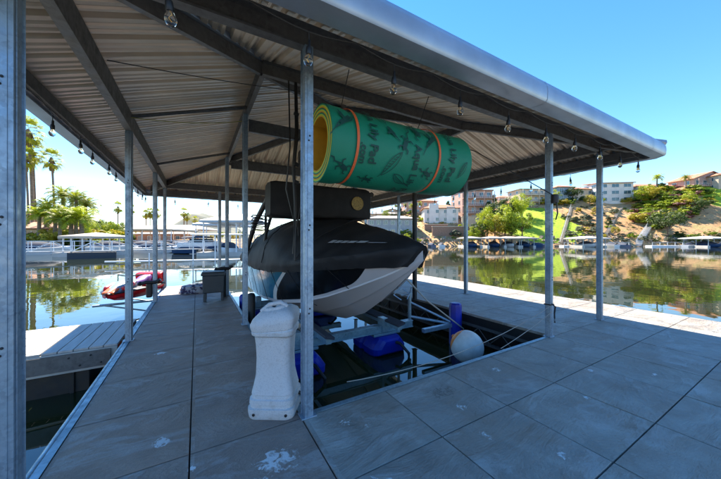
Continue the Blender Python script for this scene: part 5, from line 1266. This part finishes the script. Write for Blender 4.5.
# cruiser with black canopy
cr = thing('cabin_cruiser', 'white and blue pontoon cruiser with black canopy moored at the marina', 'boat', (*W(pm(203, 42.5), 42.5), WATER), R(-30))
b = MB(); rows = []
for u in range(15):
    x = -3.9 + 7.8 * u / 14; w = 1.3 * (1 - max(0, (u - 8) / 6.2) ** 2.4) + .03; zg = 1.0 + .25 * (u / 14) ** 2
    rows.append([(x, -w, zg), (x, -w * .85, .1), (x, 0, -.2), (x, w * .85, .1), (x, w, zg), (x, 0, zg + .05)])
b.grid(rows, close=True); b.add(rows[0], [tuple(range(6))]); b.build('hull', M_HULLB, cr, smooth=30)
b = MB(); b.box((-.6, 0, 1.35), (5.4, 2.2, .7), taper=.94); b.build('side_panel', M_HULLW, cr, bevel=.08)
b = MB(); b.box((-.2, 0, 1.95), (3.2, 2.0, .55), taper=.8); b.build('windshield', M_WSH, cr, bevel=.05)
b = MB(); rows = [[(-2.6 + 3.6 * i / 8, 1.15 * math.sin(a), 2.35 + .35 * math.cos(a) * (math.sin(math.pi * (i + .6) / 9.2) ** .4)) for a in [R(-90 + 180 * k / 8) for k in range(9)]] for i in range(9)]
b.grid(rows); b.build('canopy', M_CANV, cr, smooth=60)
b = MB()
for x in (-2.4, -1, .6): b.tube([(x, -1.1, 1.3), (x, -1.12, 2.4)], .03, 6); b.tube([(x, 1.1, 1.3), (x, 1.12, 2.4)], .03, 6)
b.tube([(3.4, -.4, 1.3), (3.5, -.35, 1.8), (2.2, -1.1, 1.75), (.8, -1.2, 1.7)], .025, 6); b.build('canopy_frame', M_WHITEP, cr)
for px, d, rot, m, lab in ((160, 45, 10, M_HULLW, 'white runabout moored left of the pink far post'), (186, 56, 5, M_HULLB, 'dark covered runabout in the middle marina slip'), (228, 38, -80, M_HULLW, 'white boat bow poking out right of the slim posts'), (146, 58, 60, M_HULLW, 'white boat between the two left posts'), (176, 60, 170, M_HULLW, 'white covered boat under the cream marina roof'), (215, 62, 20, M_HULLW, 'small white boat behind the black canopy cruiser'), (112, 50, 15, M_HULLW, 'white boat behind the railings near the tan roof'), (40, 40, 30, M_HULLW, 'white boat behind the railings beside the big post')):
    small_boat(pm(px, d), d, -30 + rot, lab, None, m, 1.1)
# lone mooring piles with pale rails in the near marina
t = thing('pipe_barrier', 'low pale pipe barrier with thin uprights on the water behind the walkway end', 'barrier', (*W(pm(175, 22), 24), WATER), R(-14))
b = MB(); b.tube([(-6, 0, .35), (7.5, 0, .35)], .07, 8); b.build('pipe', M_WHITEP, t)
for x in (-3, 0.2, 1.9, 5.2): b = MB(); b.tube([(x, 0, -.4), (x, 0, 2.6 if x in (.2, 1.9) else 1.0)], .05, 8); b.build('upright', M_WHITEP, t)
b = MB(); b.tube([(-.0, 0, 2.55), (7.4, 0, 2.55)], .06, 8); b.tube([(7.2, 0, -.3), (7.2, 0, 2.6)], .05, 8); b.build('top_rail', M_WHITEP, t)
